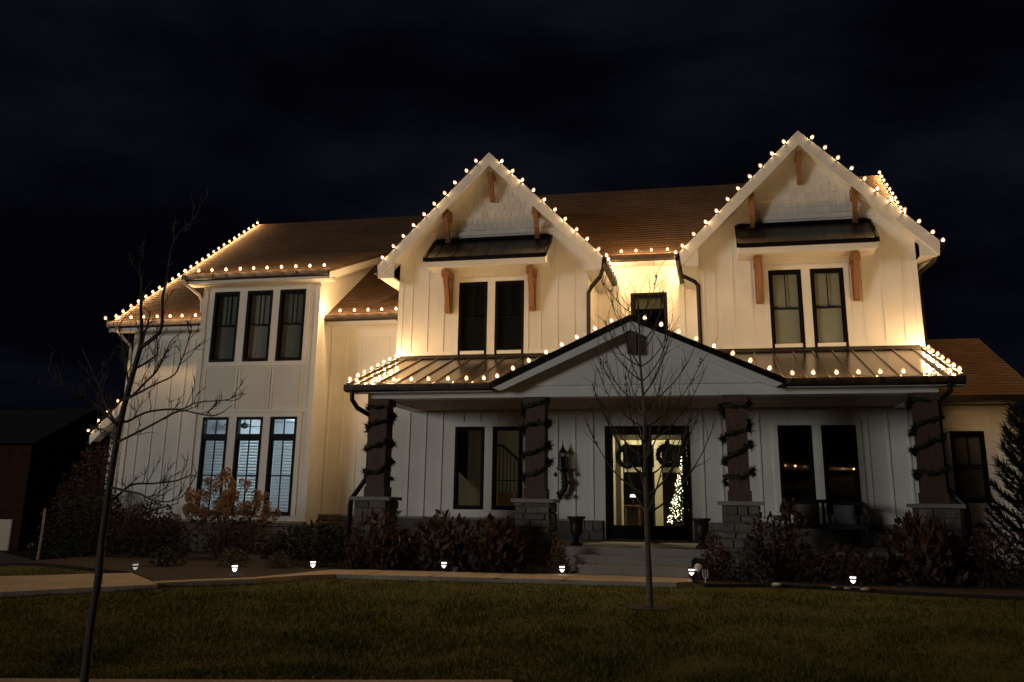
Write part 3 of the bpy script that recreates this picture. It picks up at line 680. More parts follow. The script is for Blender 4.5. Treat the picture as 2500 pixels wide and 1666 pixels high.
for xa, xb in ((-5.88, -1.62), (1.62, 5.88)):
    b = hp('stone_base', MB().box(xa, xb, -0.03, -0.002, 0.82, 1.22), MORTAR)
    hp('ledge', MB().box(xa, xb, -0.055, -0.002, 1.22, 1.265), CAPST)
    if xa > 0: stones(b, 4.35, 5.0, 0.82, 1.22, -0.03)
hp('porch_floor', MB().box(-5.9, 5.9, -2.6, 0, 0.55, 0.815), CONC)
hp('porch_landing', MB().box(-1.55, 1.5, -3.22, -2.6, 0.40, 0.82), CAPST)
hp('step', MB().box(-1.05, 1.0, -3.52, -3.22, 0.25, 0.66), CAPST); hp('step', MB().box(-0.95, 0.95, -3.84, -3.52, 0.2, 0.515), CAPST)
hp('step_tread', MB().box(-1.08, 1.03, -3.55, -3.22, 0.66, 0.695), CAPST); hp('step_tread', MB().box(-0.98, 0.98, -3.87, -3.52, 0.515, 0.55), CAPST)

# ---- downspouts
def spout(pts, r=0.05, m=BRONZE): hp('downspout', MB().tube(pts, r, 6), m, smooth=False)
spout([(-0.88, -0.46, 6.95), (-0.87, -0.45, 6.78), (-0.93, -0.40, 6.62), (-1.18, -0.12, 6.44), (-1.25, -0.06, 6.32), (-1.26, -0.055, 4.9)])
spout([(0.87, -0.46, 6.95), (0.86, -0.45, 6.66), (0.90, -0.42, 6.56), (1.17, -0.12, 6.48), (1.24, -0.06, 6.40), (1.25, -0.055, 4.9)])
spout([(-5.70, -3.08, 3.78), (-5.70, -3.06, 3.58), (-5.62, -2.95, 3.42), (-5.46, -2.66, 3.30), (-5.455, -2.6, 3.2), (-5.455, -2.6, 2.15), (-5.50, -2.62, 2.0), (-5.74, -2.7, 1.62), (-5.76, -2.7, 1.5), (-5.76, -2.7, 0.4)])
spout([(5.60, -3.08, 3.78), (5.60, -3.06, 3.62), (5.47, -2.66, 3.45), (5.465, -2.6, 3.3), (5.465, -2.6, 1.98), (5.50, -2.62, 1.9), (5.72, -2.7, 1.66), (5.75, -2.7, 1.56), (5.75, -2.7, 0.4)])
spout([(-11.48, -0.46, 6.92), (-11.44, -0.44, 6.82), (-11.26, -0.1, 6.62), (-11.23, -0.02, 6.5), (-11.235, 0.05, 6.2)], 0.036, TRIM)
spout([(-13.86, 0.32, 5.95), (-13.8, 0.36, 5.8), (-13.66, 0.72, 5.5), (-13.65, 0.75, 5.3), (-13.65, 0.76, 0.3)], 0.036, TRIM)
spout([(6.3, -0.44, 6.9), (6.2, -0.3, 6.7), (5.98, 0.1, 6.55), (5.96, 0.2, 6.4), (5.96, 0.2, 4.9)])
spout([(-6.05, 0.3, 5.95), (-5.97, 0.5, 5.8), (-5.96, 0.62, 5.6), (-5.96, 0.62, 1.3)], 0.036)
spout([(8.2, 0.95, 3.86), (8.0, 1.35, 3.7), (7.98, 1.42, 3.5), (7.98, 1.42, 0.3)])

# ---- front doors
fr = MB(); fr.box(-0.92, -0.86, -0.03, 0.12, 0.82, 3.27); fr.box(0.86, 0.92, -0.03, 0.12, 0.82, 3.27); fr.box(-0.86, 0.86, -0.03, 0.12, 3.19, 3.27)
hp('door_frame', fr, BLACK); hp('door_threshold', MB().box(-0.95, 0.95, -0.12, 0.14, 0.815, 0.845), BRONZE)
for xa, xb in ((-0.855, -0.014), (0.002, 0.855)):
    d = MB(); d.box(xa, xb, 0.02, 0.075, 0.85, 1.15); d.box(xa, xb, 0.02, 0.075, 3.08, 3.185); d.box(xa, xa + 0.105, 0.02, 0.075, 1.15, 3.08); d.box(xb - 0.105, xb, 0.02, 0.075, 1.15, 3.08)
    o = hp('door', d, BLACK); obj('pane', MB().box(xa + 0.105, xb - 0.105, 0.045, 0.052, 1.15, 3.08), GLASS, o)
    hx = xb - 0.06 if xa < -0.5 else xa + 0.06
    obj('handle', MB().tube([(hx, 0.02, 1.62), (hx, -0.04, 1.62), (hx, -0.05, 1.75), (hx, -0.05, 1.95), (hx, -0.04, 2.02), (hx, 0.02, 2.02)], 0.012, 6), IRON, o)

# ---- rooms seen through the glass
hp('hall_floor', MB().box(-5.5, 2.0, 0.15, 6.2, 0.72, 0.818), INFLOOR); hp('hall_ceiling', MB().box(-5.55, 2.05, 0.10, 6.25, 3.62, 3.7), INWALL)
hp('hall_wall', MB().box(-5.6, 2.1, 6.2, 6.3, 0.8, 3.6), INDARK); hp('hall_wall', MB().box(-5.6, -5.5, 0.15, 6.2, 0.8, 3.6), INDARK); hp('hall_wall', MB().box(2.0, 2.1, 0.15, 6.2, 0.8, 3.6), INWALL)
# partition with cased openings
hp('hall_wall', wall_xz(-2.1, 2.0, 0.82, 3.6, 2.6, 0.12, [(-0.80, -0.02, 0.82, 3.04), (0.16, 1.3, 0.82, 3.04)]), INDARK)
cs = MB()
cs.box(-1.08, -0.98, 2.52, 2.60, 0.82, 3.55); cs.box(-0.84, -0.79, 2.56, 2.60, 0.82, 3.04); cs.box(-0.84, 1.4, 2.56, 2.60, 3.02, 3.13); cs.box(-0.02, 0.16, 2.53, 2.60, 0.82, 3.10)
cs.box(-0.84, 1.3, 3.3, 3.35, 2.38, 2.50)
hp('door_casing', cs, INTRIM)
hp('hall_lamp', MB().lathe([(0.02, 0.0), (0.10, 0.02), (0.13, 0.06), (0.13, 0.10)], (-0.35, 1.30, 3.50), 10), LAMPW)
hp('stair_wall', MB().box(-4.9, -2.2, 3.05, 3.12, 0.82, 3.6), mat('stairwell_grey', (0.22, 0.21, 0.19), 0.8))
# staircase behind the left pair of windows
st = hp('staircase', MB().prism([(-5.3, 0.82), (-3.9, 0.82), (-3.9, 1.45), (-5.3, 2.75)], 'y', 1.9, 1.98), INWHITE)
for i in range(7):
    z = 1.0 + 0.19 * i; x = -3.45 - 0.2 * i
    obj('tread', MB().box(x - 0.22, x, 2.0, 3.0, z - 0.17, z), INFLOOR, st)
rl = MB(); rl.tube([(-4.2, 1.85, 3.0), (-3.68, 1.85, 2.95), (-2.6, 1.85, 2.05)], 0.035, 6); rl.tube([(-3.95, 1.85, 2.12), (-2.6, 1.85, 2.10)], 0.015, 5); obj('handrail', rl, IRON, st)
for i in range(12):
    x = -3.95 + i * 0.095; top = 2.93 if x < -3.68 else 2.95 - (x + 3.68) * 0.833
    obj('baluster', MB().box(x - 0.010, x + 0.010, 1.84, 1.86, 1.3, top), IRON, st)
obj('newel', MB().box(-3.75, -3.35, 1.7, 2.0, 0.82, 1.85), INFLOOR, st)
# office behind the lower tower windows
hp('office_floor', MB().box(-11.0, -8.13, 0.16, 4.0, 0.3, 0.4), INFLOOR); hp('office_ceiling', MB().box(-11.1, -8.05, 0.10, 4.05, 3.72, 3.85), INWHITE)
hp('office_wall', MB().box(-11.0, -8.13, 4.0, 4.1, 0.4, 3.72), INWHITE); hp('office_wall', MB().box(-11.02, -10.98, 0.16, 4.0, 0.4, 3.72), INWHITE); hp('office_wall', MB().box(-8.15, -8.11, 0.16, 4.0, 0.4, 3.72), INWHITE)
hp('office_lamp', MB().lathe([(0.03, -0.07), (0.11, -0.05), (0.14, 0.0), (0.05, 0.02)], (-9.55, 2.9, 3.66), 12), LAMPC)
fan = hp('ceiling_fan', MB().lathe([(0.03, -0.03), (0.09, 0.0), (0.09, 0.08), (0.03, 0.12)], (-10.55, 1.5, 3.40), 10), IRON)
obj('downrod', MB().tube([(-10.55, 1.5, 3.5), (-10.55, 1.5, 3.72)], 0.015, 6), IRON, fan)
for k in range(5):
    a = 0.3 + k * 2 * math.pi / 5; c, s = math.cos(a), math.sin(a)
    q = MB(); P_ = lambda r, w, z: (-10.55 + c * r - s * w, 1.5 + s * r + c * w, z)
    q.hexa([P_(0.08, -0.05, 3.42), P_(0.55, -0.07, 3.42), P_(0.55, 0.07, 3.44), P_(0.08, 0.05, 3.44)], [P_(0.08, -0.05, 3.43), P_(0.55, -0.07, 3.43), P_(0.55, 0.07, 3.45), P_(0.08, 0.05, 3.45)])
    obj('fan_blade', q, IRON, fan)
for win, (x, w) in zip(tw_win, TW):
    bl = MB(); z = 1.30; 
    while z < 2.98:
        bl.add([(x - 0.27, 0.112, z), (x + 0.27, 0.112, z), (x + 0.27, 0.150, z + 0.046), (x - 0.27, 0.150, z + 0.046)], [(0, 1, 2, 3)]); z += 0.072
    obj('blind', bl, BLIND, win, kind='stuff')
    obj('blind_rail', MB().box(x - 0.28, x + 0.28, 0.10, 0.15, 2.96, 3.0), BLIND, win)
# sitting room behind right pair of windows: closed dark box
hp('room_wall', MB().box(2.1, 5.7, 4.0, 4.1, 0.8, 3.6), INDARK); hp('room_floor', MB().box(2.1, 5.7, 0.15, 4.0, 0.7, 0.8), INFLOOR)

# ================================================================== STRING LIGHTS
BULBM = MB().lathe([(0.020, 0.0), (0.040, 0.024), (0.043, 0.046), (0.031, 0.078), (0.008, 0.100)], n=10).mesh('bulb', BHALO, True)
BULB2 = glowmat('warm_filament_dim', (1.0, 0.66, 0.33), 13.0, 0.6)
FILM = MB().lathe([(0.010, 0.012), (0.022, 0.022), (0.024, 0.046), (0.010, 0.068)], n=8).mesh('filament', BULB)
GLOW = bpy.data.lights.new('bulb_light', 'POINT'); GLOW.color = WARM; GLOW.energy = 60.0; GLOW.shadow_soft_size = 0.012
FILM2 = FILM.copy(); FILM2.materials[0] = BULB2
SOCKM = MB().lathe([(0.014, -0.028), (0.020, -0.024), (0.020, 0.0)], n=6).mesh('socket', SOCK)
nbulbs = 0
def string(label, pts, step=0.362, start=0.05, lean=(0, 0, 0), group='warm white light strings along the roof edges', n=None):
    global nbulbs
    pts = [Vector(p) for p in pts]
    t = thing('light_string', label, 'light string', pts[0], group)
    seg = [(pts[i + 1] - pts[i]).length for i in range(len(pts) - 1)]; tot = sum(seg)
    def at(d):
        for i, L in enumerate(seg):
            if d <= L or i == len(seg) - 1: return pts[i].lerp(pts[i + 1], min(d / L, 1.0))
            d -= L
    ds = []; d = start
    while d < tot + 1e-6: ds.append(d); d += step
    line = []
    for i, d in enumerate(ds):
        p = at(d); line.append(p - pts[0] + Vector((0, 0, -0.02)))
        if i < len(ds) - 1: line.append((at((d + ds[i + 1]) / 2) - pts[0]) + Vector((0, 0, -0.036)))
    obj('cord', MB().tube(line, 0.005, 4), SOCK, t)
    for d in ds:
        p = at(d + random.uniform(-0.018, 0.018)) - pts[0]
        rot = Vector((lean[0] + random.uniform(-0.18, 0.18), lean[1] + random.uniform(-0.18, 0.18), 1)).to_track_quat('Z', 'Y').to_euler()
        b = link('bulb', BULBM, t, p, rot); link('socket', SOCKM, b); link('filament', FILM2 if random.random() < 0.35 else FILM, b); link('bulb_light', GLOW, b, (0, 0, 0.045))
        nbulbs += 1
e = 0.03
string('string of warm bulbs climbing the far left sloping roof edge', [(-14.14, 0.42, 6.12), (-14.2, 7.9, 11.13)], start=0.25)
string('string of warm bulbs along the lowest left gutter beside the bare tree', [(-14.10, 0.155, 6.11), (-11.22, 0.155, 6.11)], start=0.02, step=0.375)
string('string of warm bulbs along the gutter above the three tall upper windows', [(-11.50, -0.58, 7.09), (-7.62, -0.58, 7.09)], start=0.1, step=0.375)
string('short string of six bulbs on the small gutter beside the left gable', [(-7.92, 0.19, 6.11), (-5.95, 0.19, 6.11)], start=0.03, step=0.375)
for c, nm in ((-G, 'left'), (G, 'right')):
    string('string of warm bulbs up the outer slope of the %s front gable' % nm if c < 0 else 'string of warm bulbs down the outer slope of the right front gable',
           [(c + (-2.70 if c < 0 else 2.70), -0.53, 7.10), (c + (-0.06 if c < 0 else 0.06), -0.53, 9.80 if c < 0 else 9.78)], lean=(-0.55 if c < 0 else 0.55, -0.1, 0), start=0.18)
    string('string of warm bulbs on the inner slope of the %s front gable' % nm,
           [(c + (2.70 if c < 0 else -2.70), -0.53, 7.10), (c + (0.2 if c < 0 else -0.2), -0.53, 9.60)], lean=(0.55 if c < 0 else -0.55, -0.1, 0), start=0.12)
string('short string of bulbs on the recessed gutter between the two gables', [(-0.72, 1.20, 7.59), (0.75, 1.20, 7.59)], start=0.1, step=0.375)
string('string of bulbs running back along the inner gutter of the left gable', [(-0.78, -0.45, 7.07), (-0.78, 1.55, 7.07)], start=0.05, step=0.36)
string('string of bulbs running back along the inner gutter of the right gable', [(0.78, -0.45, 7.07), (0.78, 1.55, 7.07)], start=0.05, step=0.36)
string('string of bulbs on the gutter at the far right corner of the right gable', [(6.38, -0.45, 7.07), (6.38, 0.9, 7.07)], start=0.05)
string('dense looking string of bulbs down the far right roof edge behind the right gable', [(6.22, 5.05, 10.62), (6.32, 0.6, 7.05)], start=0.05, step=0.345)
string('row of warm bulbs along the porch gutter left of the entrance gable', [(-5.62, -3.17, 3.92), (-2.86, -3.17, 3.92)], start=0.05, step=0.383)
string('row of warm bulbs along the porch gutter right of the entrance gable', [(2.90, -3.17, 3.92), (5.70, -3.17, 3.92)], start=0.02, step=0.385)
string('close row of bulbs up the left end edge of the metal porch roof', [(-5.82, -2.95, 3.97), (-5.82, -0.05, 4.94)], start=0.03, step=0.40)
string('close row of bulbs up the right end edge of the metal porch roof', [(5.82, -2.95, 3.97), (5.82, -0.05, 4.94)], start=0.03, step=0.40)
string('string of bulbs on the left slope of the low entrance gable', [(-2.66, -3.15, 3.95), (-0.08, -3.15, 5.14)], start=0.02, step=0.355, lean=(-0.25, -0.1, 0))
string('string of bulbs on the right slope of the low entrance gable', [(0.22, -3.15, 5.05), (2.72, -3.15, 3.93)], start=0.02, step=0.355, lean=(0.25, -0.1, 0))
string('short string of five bulbs on the low side wing roof behind the bare tree', [(-16.60, 3.36, 3.45), (-15.2, 3.36, 4.85)], start=0.0, step=0.40)

# ================================================================== DECORATIONS
def needles(mb, p, n, L, w):
    for _ in range(n):
        d = Vector((random.gauss(0, 1), random.gauss(0, 1), random.gauss(0, 1))).normalized() * L * random.uniform(0.6, 1.2)
        s = d.orthogonal().normalized() * w
        mb.add([p - s, p + s, p + d], [(0, 1, 2)])
for xc, lab in ((-5.22, 'dark evergreen garland wound round the first porch column from the left'), (-1.95, 'dark evergreen garland wound round the column beside the wall lantern'),
                (1.89, 'dark evergreen garland wound round the column right of the front doors'), (5.24, 'dark evergreen garland wound round the last porch column at the right corner')):
    t = thing('garland', lab, 'garland', (xc, -2.61, 1.7), 'evergreen garlands on the porch columns')
    turns = 3.7; K = 84; pts = []; ph = {-5.22: 0.6, -1.95: 1.3, 1.89: 2.4, 5.24: 0.2}[xc]
    for i in range(K + 1):
        a = ph + turns * 2 * math.pi * i / K; r = 0.245 / max(abs(math.cos(a)), abs(math.sin(a))); r = min(r, 0.30)
        pts.append((r * math.cos(a), r * math.sin(a), 0.24 + 1.6 * i / K + 0.055 * math.sin(i * 0.19 + ph * 3) + 0.03 * math.sin(a * 2.3)))
    obj('stem', MB().tube(pts, [0.028 + 0.012 * math.sin(i * 1.7) for i in range(K + 1)], 6), GREENERY, t)
    nb = MB()
    for p in pts:
        big = abs(p[0]) > 0.2
        needles(nb, Vector(p) + Vector((random.gauss(0, 0.012), random.gauss(0, 0.012), random.gauss(0, 0.02))), 26 if big else 14, random.uniform(0.08, 0.14) if big else 0.075, 0.013)
    obj('needles', nb, GREENERY, t, kind='stuff')
for x, z, lab in ((-0.43, 2.60, 'dark bushy wreath hung on the left front door'), (0.45, 2.64, 'dark bushy wreath hung on the right front door in front of the christmas tree')):
    t = thing('wreath', lab, 'wreath', (x, -0.06, z), 'wreaths on the front doors')
    ring_ = [(0.20 * math.cos(a), 0, 0.20 * math.sin(a)) for a in np.linspace(0, 2 * math.pi, 25)]
    obj('ring', MB().tube(ring_, 0.05, 6), GREENERY, t)
    nb = MB()
    for p in ring_: needles(nb, Vector(p), 26, 0.12, 0.013)
    obj('needles', nb, GREENERY if x < 0 else L_CONE, t, kind='stuff')
    obj('ribbon', MB().box(-0.05, 0.05, -0.06, -0.04, 0.16, 0.30), L_RED, t)
# wall lantern and swag
t = thing('wall_lantern', 'unlit black wall lantern with pointed top beside the second column', 'lantern', (-1.84, -0.17, 2.3))
obj('roof', MB().lathe([(0.10, 0.38), (0.09, 0.40), (0.035, 0.48), (0.012, 0.56), (0.006, 0.64)], n=8), IRON, t)
for k in range(4):
    a = math.pi / 4 + k * math.pi / 2; obj('bar', MB().tube([(0.135 * math.cos(a), 0.135 * math.sin(a), 0.05), (0.085 * math.cos(a), 0.085 * math.sin(a), 0.39)], 0.010, 5), IRON, t)
obj('tray', MB().lathe([(0.06, -0.02), (0.14, 0.02), (0.14, 0.06)], n=8), IRON, t)
obj('glass', MB().lathe([(0.115, 0.06), (0.07, 0.38)], n=8), DGLASS, t)
obj('wall_plate', MB().box(-0.06, 0.06, 0.10, 0.165, -0.05, 0.30), IRON, t)
t = thing('swag', 'dark greenery swag with pine cones hanging below the wall lantern', 'swag', (-1.84, -0.14, 2.3))
core = [(0, 0, 0.02), (0.03, -0.03, -0.15), (0.05, -0.03, -0.32), (0.0, -0.02, -0.48), (-0.07, 0, -0.62)]
obj('stem', MB().tube(core, [0.04, 0.07, 0.08, 0.05, 0.02], 6), GREENERY, t)
nb = MB()
for i in range(len(core) - 1):
    for s in range(6):
        p = Vector(core[i]).lerp(Vector(core[i + 1]), s / 6); needles(nb, p + Vector((random.gauss(0, 0.03), 0, 0)), 16, 0.11, 0.014)
obj('needles', nb, GREENERY, t, kind='stuff')
for p in ((0.15, -0.05, -0.06), (-0.16, -0.04, -0.10), (0.13, -0.04, -0.26), (-0.10, -0.05, -0.5), (0.10, -0.05, -0.55)):
    obj('pine_cone', MB().lathe([(0.01, -0.05), (0.04, -0.02), (0.045, 0.01), (0.02, 0.05)], p, 7), TWIG, t)
# urns
for x, lab in ((-1.18, 'black pedestal urn beside the front doors below the wall lantern'), (1.17, 'black pedestal urn right of the front doors behind a rusty conifer')):
    t = thing('urn', lab, 'urn', (x, -2.55 if x < 0 else -2.45, 0.82), 'urns flanking the front steps')
    obj('bowl', MB().lathe([(0.05, 0.14), (0.07, 0.17), (0.125, 0.26), (0.115, 0.36), (0.13, 0.46), (0.18, 0.51), (0.18, 0.535), (0.14, 0.52)], n=16), IRON, t, smooth=True)
    obj('foot', MB().lathe([(0.12, 0.0), (0.12, 0.03), (0.06, 0.07), (0.045, 0.14)], n=14), IRON, t, smooth=True)
# porch bench with pillows
t = thing('porch_bench', 'dark wooden settee with rolled arms on the right side of the porch', 'bench', (3.55, -1.0, 0.82))
obj('seat', MB().box(-0.72, 0.72, -0.35, 0.30, 0.36, 0.44), IRON, t)
obj('backrest_rail', MB().tube([(-0.76, 0.34, 0.84), (-0.4, 0.36, 0.88), (0.4, 0.36, 0.88), (0.76, 0.34, 0.84)], 0.035, 6), IRON, t)
for k in range(13):
    x = -0.66 + k * 0.11; obj('slat', MB().box(x - 0.025, x + 0.025, 0.33, 0.36, 0.44, 0.86), IRON, t)
for s in (-1, 1):
    obj('arm', MB().tube([(s * 0.76, 0.34, 0.84), (s * 0.82, 0.1, 0.76), (s * 0.84, -0.2, 0.70), (s * 0.80, -0.36, 0.62), (s * 0.76, -0.30, 0.50)], 0.045, 6), IRON, t)
    obj('leg', MB().box(s * 0.70 - 0.035, s * 0.70 + 0.035, -0.33, -0.26, 0, 0.38), IRON, t); obj('leg', MB().box(s * 0.70 - 0.035, s * 0.70 + 0.035, 0.24, 0.31, 0, 0.38), IRON, t)
def pillow(x, lab, m):
    v = []; n_ = 8
    mb = MB()
    for sg in (1, -1):
        o = len(mb.v)
        for i in range(n_ + 1):
            for j in range(n_ + 1):
                u, w = i / n_ * 2 - 1, j / n_ * 2 - 1
                mb.v.append((u * 0.20, sg * 0.075 * (1 - u ** 4) * (1 - w ** 4), w * 0.19))
        for i in range(n_):
            for j in range(n_):
                a = o + i * (n_ + 1) + j; mb.f.append((a, a + 1, a + n_ + 2, a + n_ + 1))
    o = obj('pillow', mb, m, None, (x, -0.86, 0.82 + 0.63), (R(-14), 0, 0), True); tag(o, lab, 'pillow', 'pillows on the porch settee')
pillow(3.20, 'pale checked pillow leaning at the left of the porch settee', mat('pale_fabric', (0.33, 0.29, 0.25), 0.9, vary=0.25, vscale=20))
pillow(3.92, 'small grey pillow leaning at the right of the porch settee', mat('grey_fabric', (0.16, 0.17, 0.18), 0.9, vary=0.2, vscale=20))
t = thing('side_table', 'small low white-topped table left of the porch settee', 'table', (2.66, -1.2, 0.82))
obj('tabletop', MB().box(-0.15, 0.15, -0.15, 0.15, 0.50, 0.60), INWHITE, t)
for sx in (-1, 1):
    for sy in (-1, 1): obj('leg', MB().box(sx * 0.12 - 0.015, sx * 0.12 + 0.015, sy * 0.12 - 0.015, sy * 0.12 + 0.015, 0, 0.5), IRON, t)
# christmas tree in the hall
t = thing('christmas_tree', 'tall narrow christmas tree thick with white lights seen through the right door', 'christmas tree', (0.72, 3.4, 0.82))
obj('trunk', MB().tube([(0, 0, 0), (0, 0, 2.3)], [0.04, 0.01], 6), BARK, t)
fo = MB(); li = MB()
for i in range(900):
    f = random.random() ** 0.7; z = 0.25 + 2.15 * (1 - f); r = 0.50 * f * random.uniform(0.3, 1.0); a = random.uniform(0, 6.283)
    needles(fo, Vector((r * math.cos(a), r * math.sin(a), z)), 3, 0.11, 0.012)
for i in range(600):
    f = random.random() ** 0.62; z = 0.30 + 2.12 * (1 - f); r = 0.52 * f * random.uniform(0.75, 1.05); a = random.uniform(0, 6.283); s = 0.0095
    x, y = r * math.cos(a), r * math.sin(a)
    li.add([(x - s, y, z), (x, y - s, z), (x + s, y, z), (x, y + s, z), (x, y, z + 1.4 * s), (x, y, z - 1.4 * s)], [(0, 1, 4), (1, 2, 4), (2, 3, 4), (3, 0, 4), (1, 0, 5), (2, 1, 5), (3, 2, 5), (0, 3, 5)])
obj('foliage', fo, L_DARK, t, kind='stuff'); obj('mini_lights', li, MINI, t, kind='stuff')
t = thing('table_lamp', 'small lit lamp seen low through the left front door', 'lamp', (-0.62, 3.2, 0.82))
obj('table', MB().box(-0.2, 0.2, -0.2, 0.2, 0.72, 0.76), INFLOOR, t)
for sx in (-0.16, 0.16): obj('leg', MB().box(sx - 0.02, sx + 0.02, -0.16, 0.16, 0, 0.72), INFLOOR, t)
obj('stem', MB().tube([(0, 0, 0.76), (0, 0, 0.98)], 0.02, 6), IRON, t); obj('lamp_shade', MB().lathe([(0.075, 0.94), (0.06, 1.01)], n=12), emit('lamp_shade', (0.95, 0.95, 0.85), 2.0), t)

# ================================================================== PLANTS
def tube_branch(mb, pts, r0, r1, n=5):
    k = len(pts); mb.tube(pts, [r0 + (r1 - r0) * i / (k - 1) for i in range(k)], n)
def smoothpath(pts, sub=3):
    P_ = [Vector(p) for p in pts]; out = []
    for i in range(len(P_) - 1):
        p0, p1, p2, p3 = P_[max(i - 1, 0)], P_[i], P_[i + 1], P_[min(i + 2, len(P_) - 1)]
        for s in range(sub):
            t = s / sub
            out.append(0.5 * ((2 * p1) + (p2 - p0) * t + (2 * p0 - 5 * p1 + 4 * p2 - p3) * t * t + (3 * p1 - p0 - 3 * p2 + p3) * t ** 3))
    out.append(P_[-1]); return out
def twigs(mb, path, r, count, L, depth=1, upb=0.5, start=0.2):
    for _ in range(count):
        u = random.uniform(start, 1.0) * (len(path) - 1); i = min(int(u), len(path) - 2); p = path[i].lerp(path[i + 1], u - i)
        d = (path[i + 1] - path[i]).normalized()
        s = Vector((random.gauss(0, 1), random.gauss(0, 1), random.gauss(0, 1))); s = (s - d * s.dot(d)).normalized()
        dr = (d * random.uniform(0.5, 1.0) + s * random.uniform(0.5, 1.0) + Vector((0, 0, upb))).normalized()
        ln = L * random.uniform(0.4, 1.0); q = [p]; 
        for k in range(4):
            dr = (dr + Vector((random.gauss(0, 0.16), random.gauss(0, 0.16), random.gauss(0.05, 0.14)))).normalized(); q.append(q[-1] + dr * ln / 4)
        tube_branch(mb, q, r, r * 0.45, 4)
        if depth > 1: twigs(mb, q, r * 0.7, 3, L * 0.5, depth - 1, upb, 0.3)
TRUNK = [(-3.70, -13.358, -0.15), (-3.701, -13.358, -0.0), (-3.66, -13.358, 0.108), (-3.656, -13.358, 0.639), (-3.642, -13.358, 1.03), (-3.649, -13.358, 1.299), (-3.644, -13.358, 1.576), (-3.638, -13.358, 1.851), (-3.602, -13.358, 2.303), (-3.568, -13.358, 2.535), (-3.512, -13.358, 2.836), (-3.494, -13.358, 2.921)]
LIMBS = [
[(-3.494, -13.358, 2.921), (-3.495, -13.377, 3.087), (-3.517, -13.402, 3.317), (-3.517, -13.429, 3.495), (-3.551, -13.458, 3.682)],
[(-3.494, -13.358, 2.921), (-3.532, -13.278, 3.049), (-3.583, -13.174, 3.135), (-3.643, -13.058, 3.308)],
[(-3.5, -13.358, 2.903), (-3.365, -13.383, 2.981), (-3.269, -13.415, 3.073), (-3.267, -13.45, 3.34), (-3.226, -13.489, 3.447), (-3.187, -13.529, 3.571), (-3.151, -13.57, 3.764), (-3.047, -13.614, 3.907), (-2.885, -13.658, 4.003)],
[(-3.525, -13.358, 2.773), (-3.557, -13.286, 2.736), (-3.501, -13.191, 2.82), (-3.499, -13.087, 2.897), (-3.605, -12.975, 3.058), (-3.693, -12.858, 3.189)],
[(-3.571, -13.358, 2.498), (-3.555, -13.311, 2.481), (-3.48, -13.251, 2.605), (-3.421, -13.184, 2.718), (-3.411, -13.112, 2.872), (-3.401, -13.037, 3.023), (-3.382, -12.958, 3.099)],
[(-3.58, -13.358, 2.444), (-3.503, -13.406, 2.456), (-3.364, -13.469, 2.493), (-3.195, -13.539, 2.543), (-2.963, -13.613, 2.615), (-2.866, -13.692, 2.711), (-2.777, -13.774, 2.804), (-2.689, -13.858, 2.961)],
[(-3.596, -13.358, 2.317), (-3.582, -13.329, 2.244), (-3.421, -13.291, 2.329), (-3.244, -13.249, 2.361), (-3.102, -13.205, 2.368), (-2.995, -13.158, 2.43), (-2.718, -13.109, 2.458), (-2.675, -13.058, 2.522)],
[(-3.623, -13.358, 2.066), (-3.489, -13.416, 2.101), (-3.196, -13.492, 2.207), (-2.904, -13.576, 2.312), (-2.673, -13.665, 2.281), (-2.45, -13.76, 2.254), (-2.258, -13.858, 2.322)],
[(-3.645, -13.358, 1.559), (-3.598, -13.323, 1.591), (-3.479, -13.278, 1.704), (-3.309, -13.227, 1.717), (-3.113, -13.174, 1.744), (-2.989, -13.117, 1.793), (-2.864, -13.058, 1.724)],
[(-3.638, -13.358, 1.68), (-3.38, -13.445, 1.643), (-3.203, -13.558, 1.627), (-2.99, -13.683, 1.576), (-2.757, -13.817, 1.568), (-2.547, -13.958, 1.611)],
[(-3.642, -13.358, 1.252), (-3.6, -13.225, 1.29), (-3.595, -13.053, 1.411), (-3.519, -12.862, 1.479), (-3.389, -12.658, 1.553)],
[(-3.621, -13.358, 2.049), (-3.722, -13.244, 2.081), (-3.953, -13.097, 2.187), (-4.173, -12.933, 2.223), (-4.428, -12.758, 2.222)],
[(-3.612, -13.358, 2.191), (-3.65, -13.416, 2.247), (-3.818, -13.491, 2.414), (-3.946, -13.575, 2.474), (-4.02, -13.664, 2.55), (-4.171, -13.758, 2.701)],
[(-3.549, -13.358, 2.516), (-3.705, -13.224, 2.713), (-3.876, -13.051, 2.923), (-4.112, -12.858, 3.2)],
[(-3.622, -13.358, 2.209), (-3.817, -13.278, 2.363), (-4.021, -13.174, 2.6), (-4.337, -13.058, 2.971)],
]
t = thing('bare_tree', 'slender leafless tree with arching side branches in front of the left wing', 'tree', TRUNK[0])
off = Vector(TRUNK[0])
sp = smoothpath(TRUNK, 3); k = len(sp)
obj('trunk', MB().tube([p - off + Vector((0.006 * mnoise.noise(p * 3), 0.006 * mnoise.noise(p * 3 + Vector((5, 0, 0))), 0)) for p in sp], [0.046 - 0.024 * (i / (k - 1)) ** 0.6 for i in range(k)], 9), BARK, t, smooth=True)
for i, lb in enumerate(LIMBS):
    sp = smoothpath(lb, 3); mb = MB(); r0 = 0.020 if i < 3 else 0.0125
    tube_branch(mb, [p - off for p in sp], r0, 0.0032, 6)
    twigs(mb, [p - off for p in sp], 0.0044, 10 if i not in (0, 1) else 5, 0.26, 2, 0.55)
    obj('limb', mb, BARK, t)
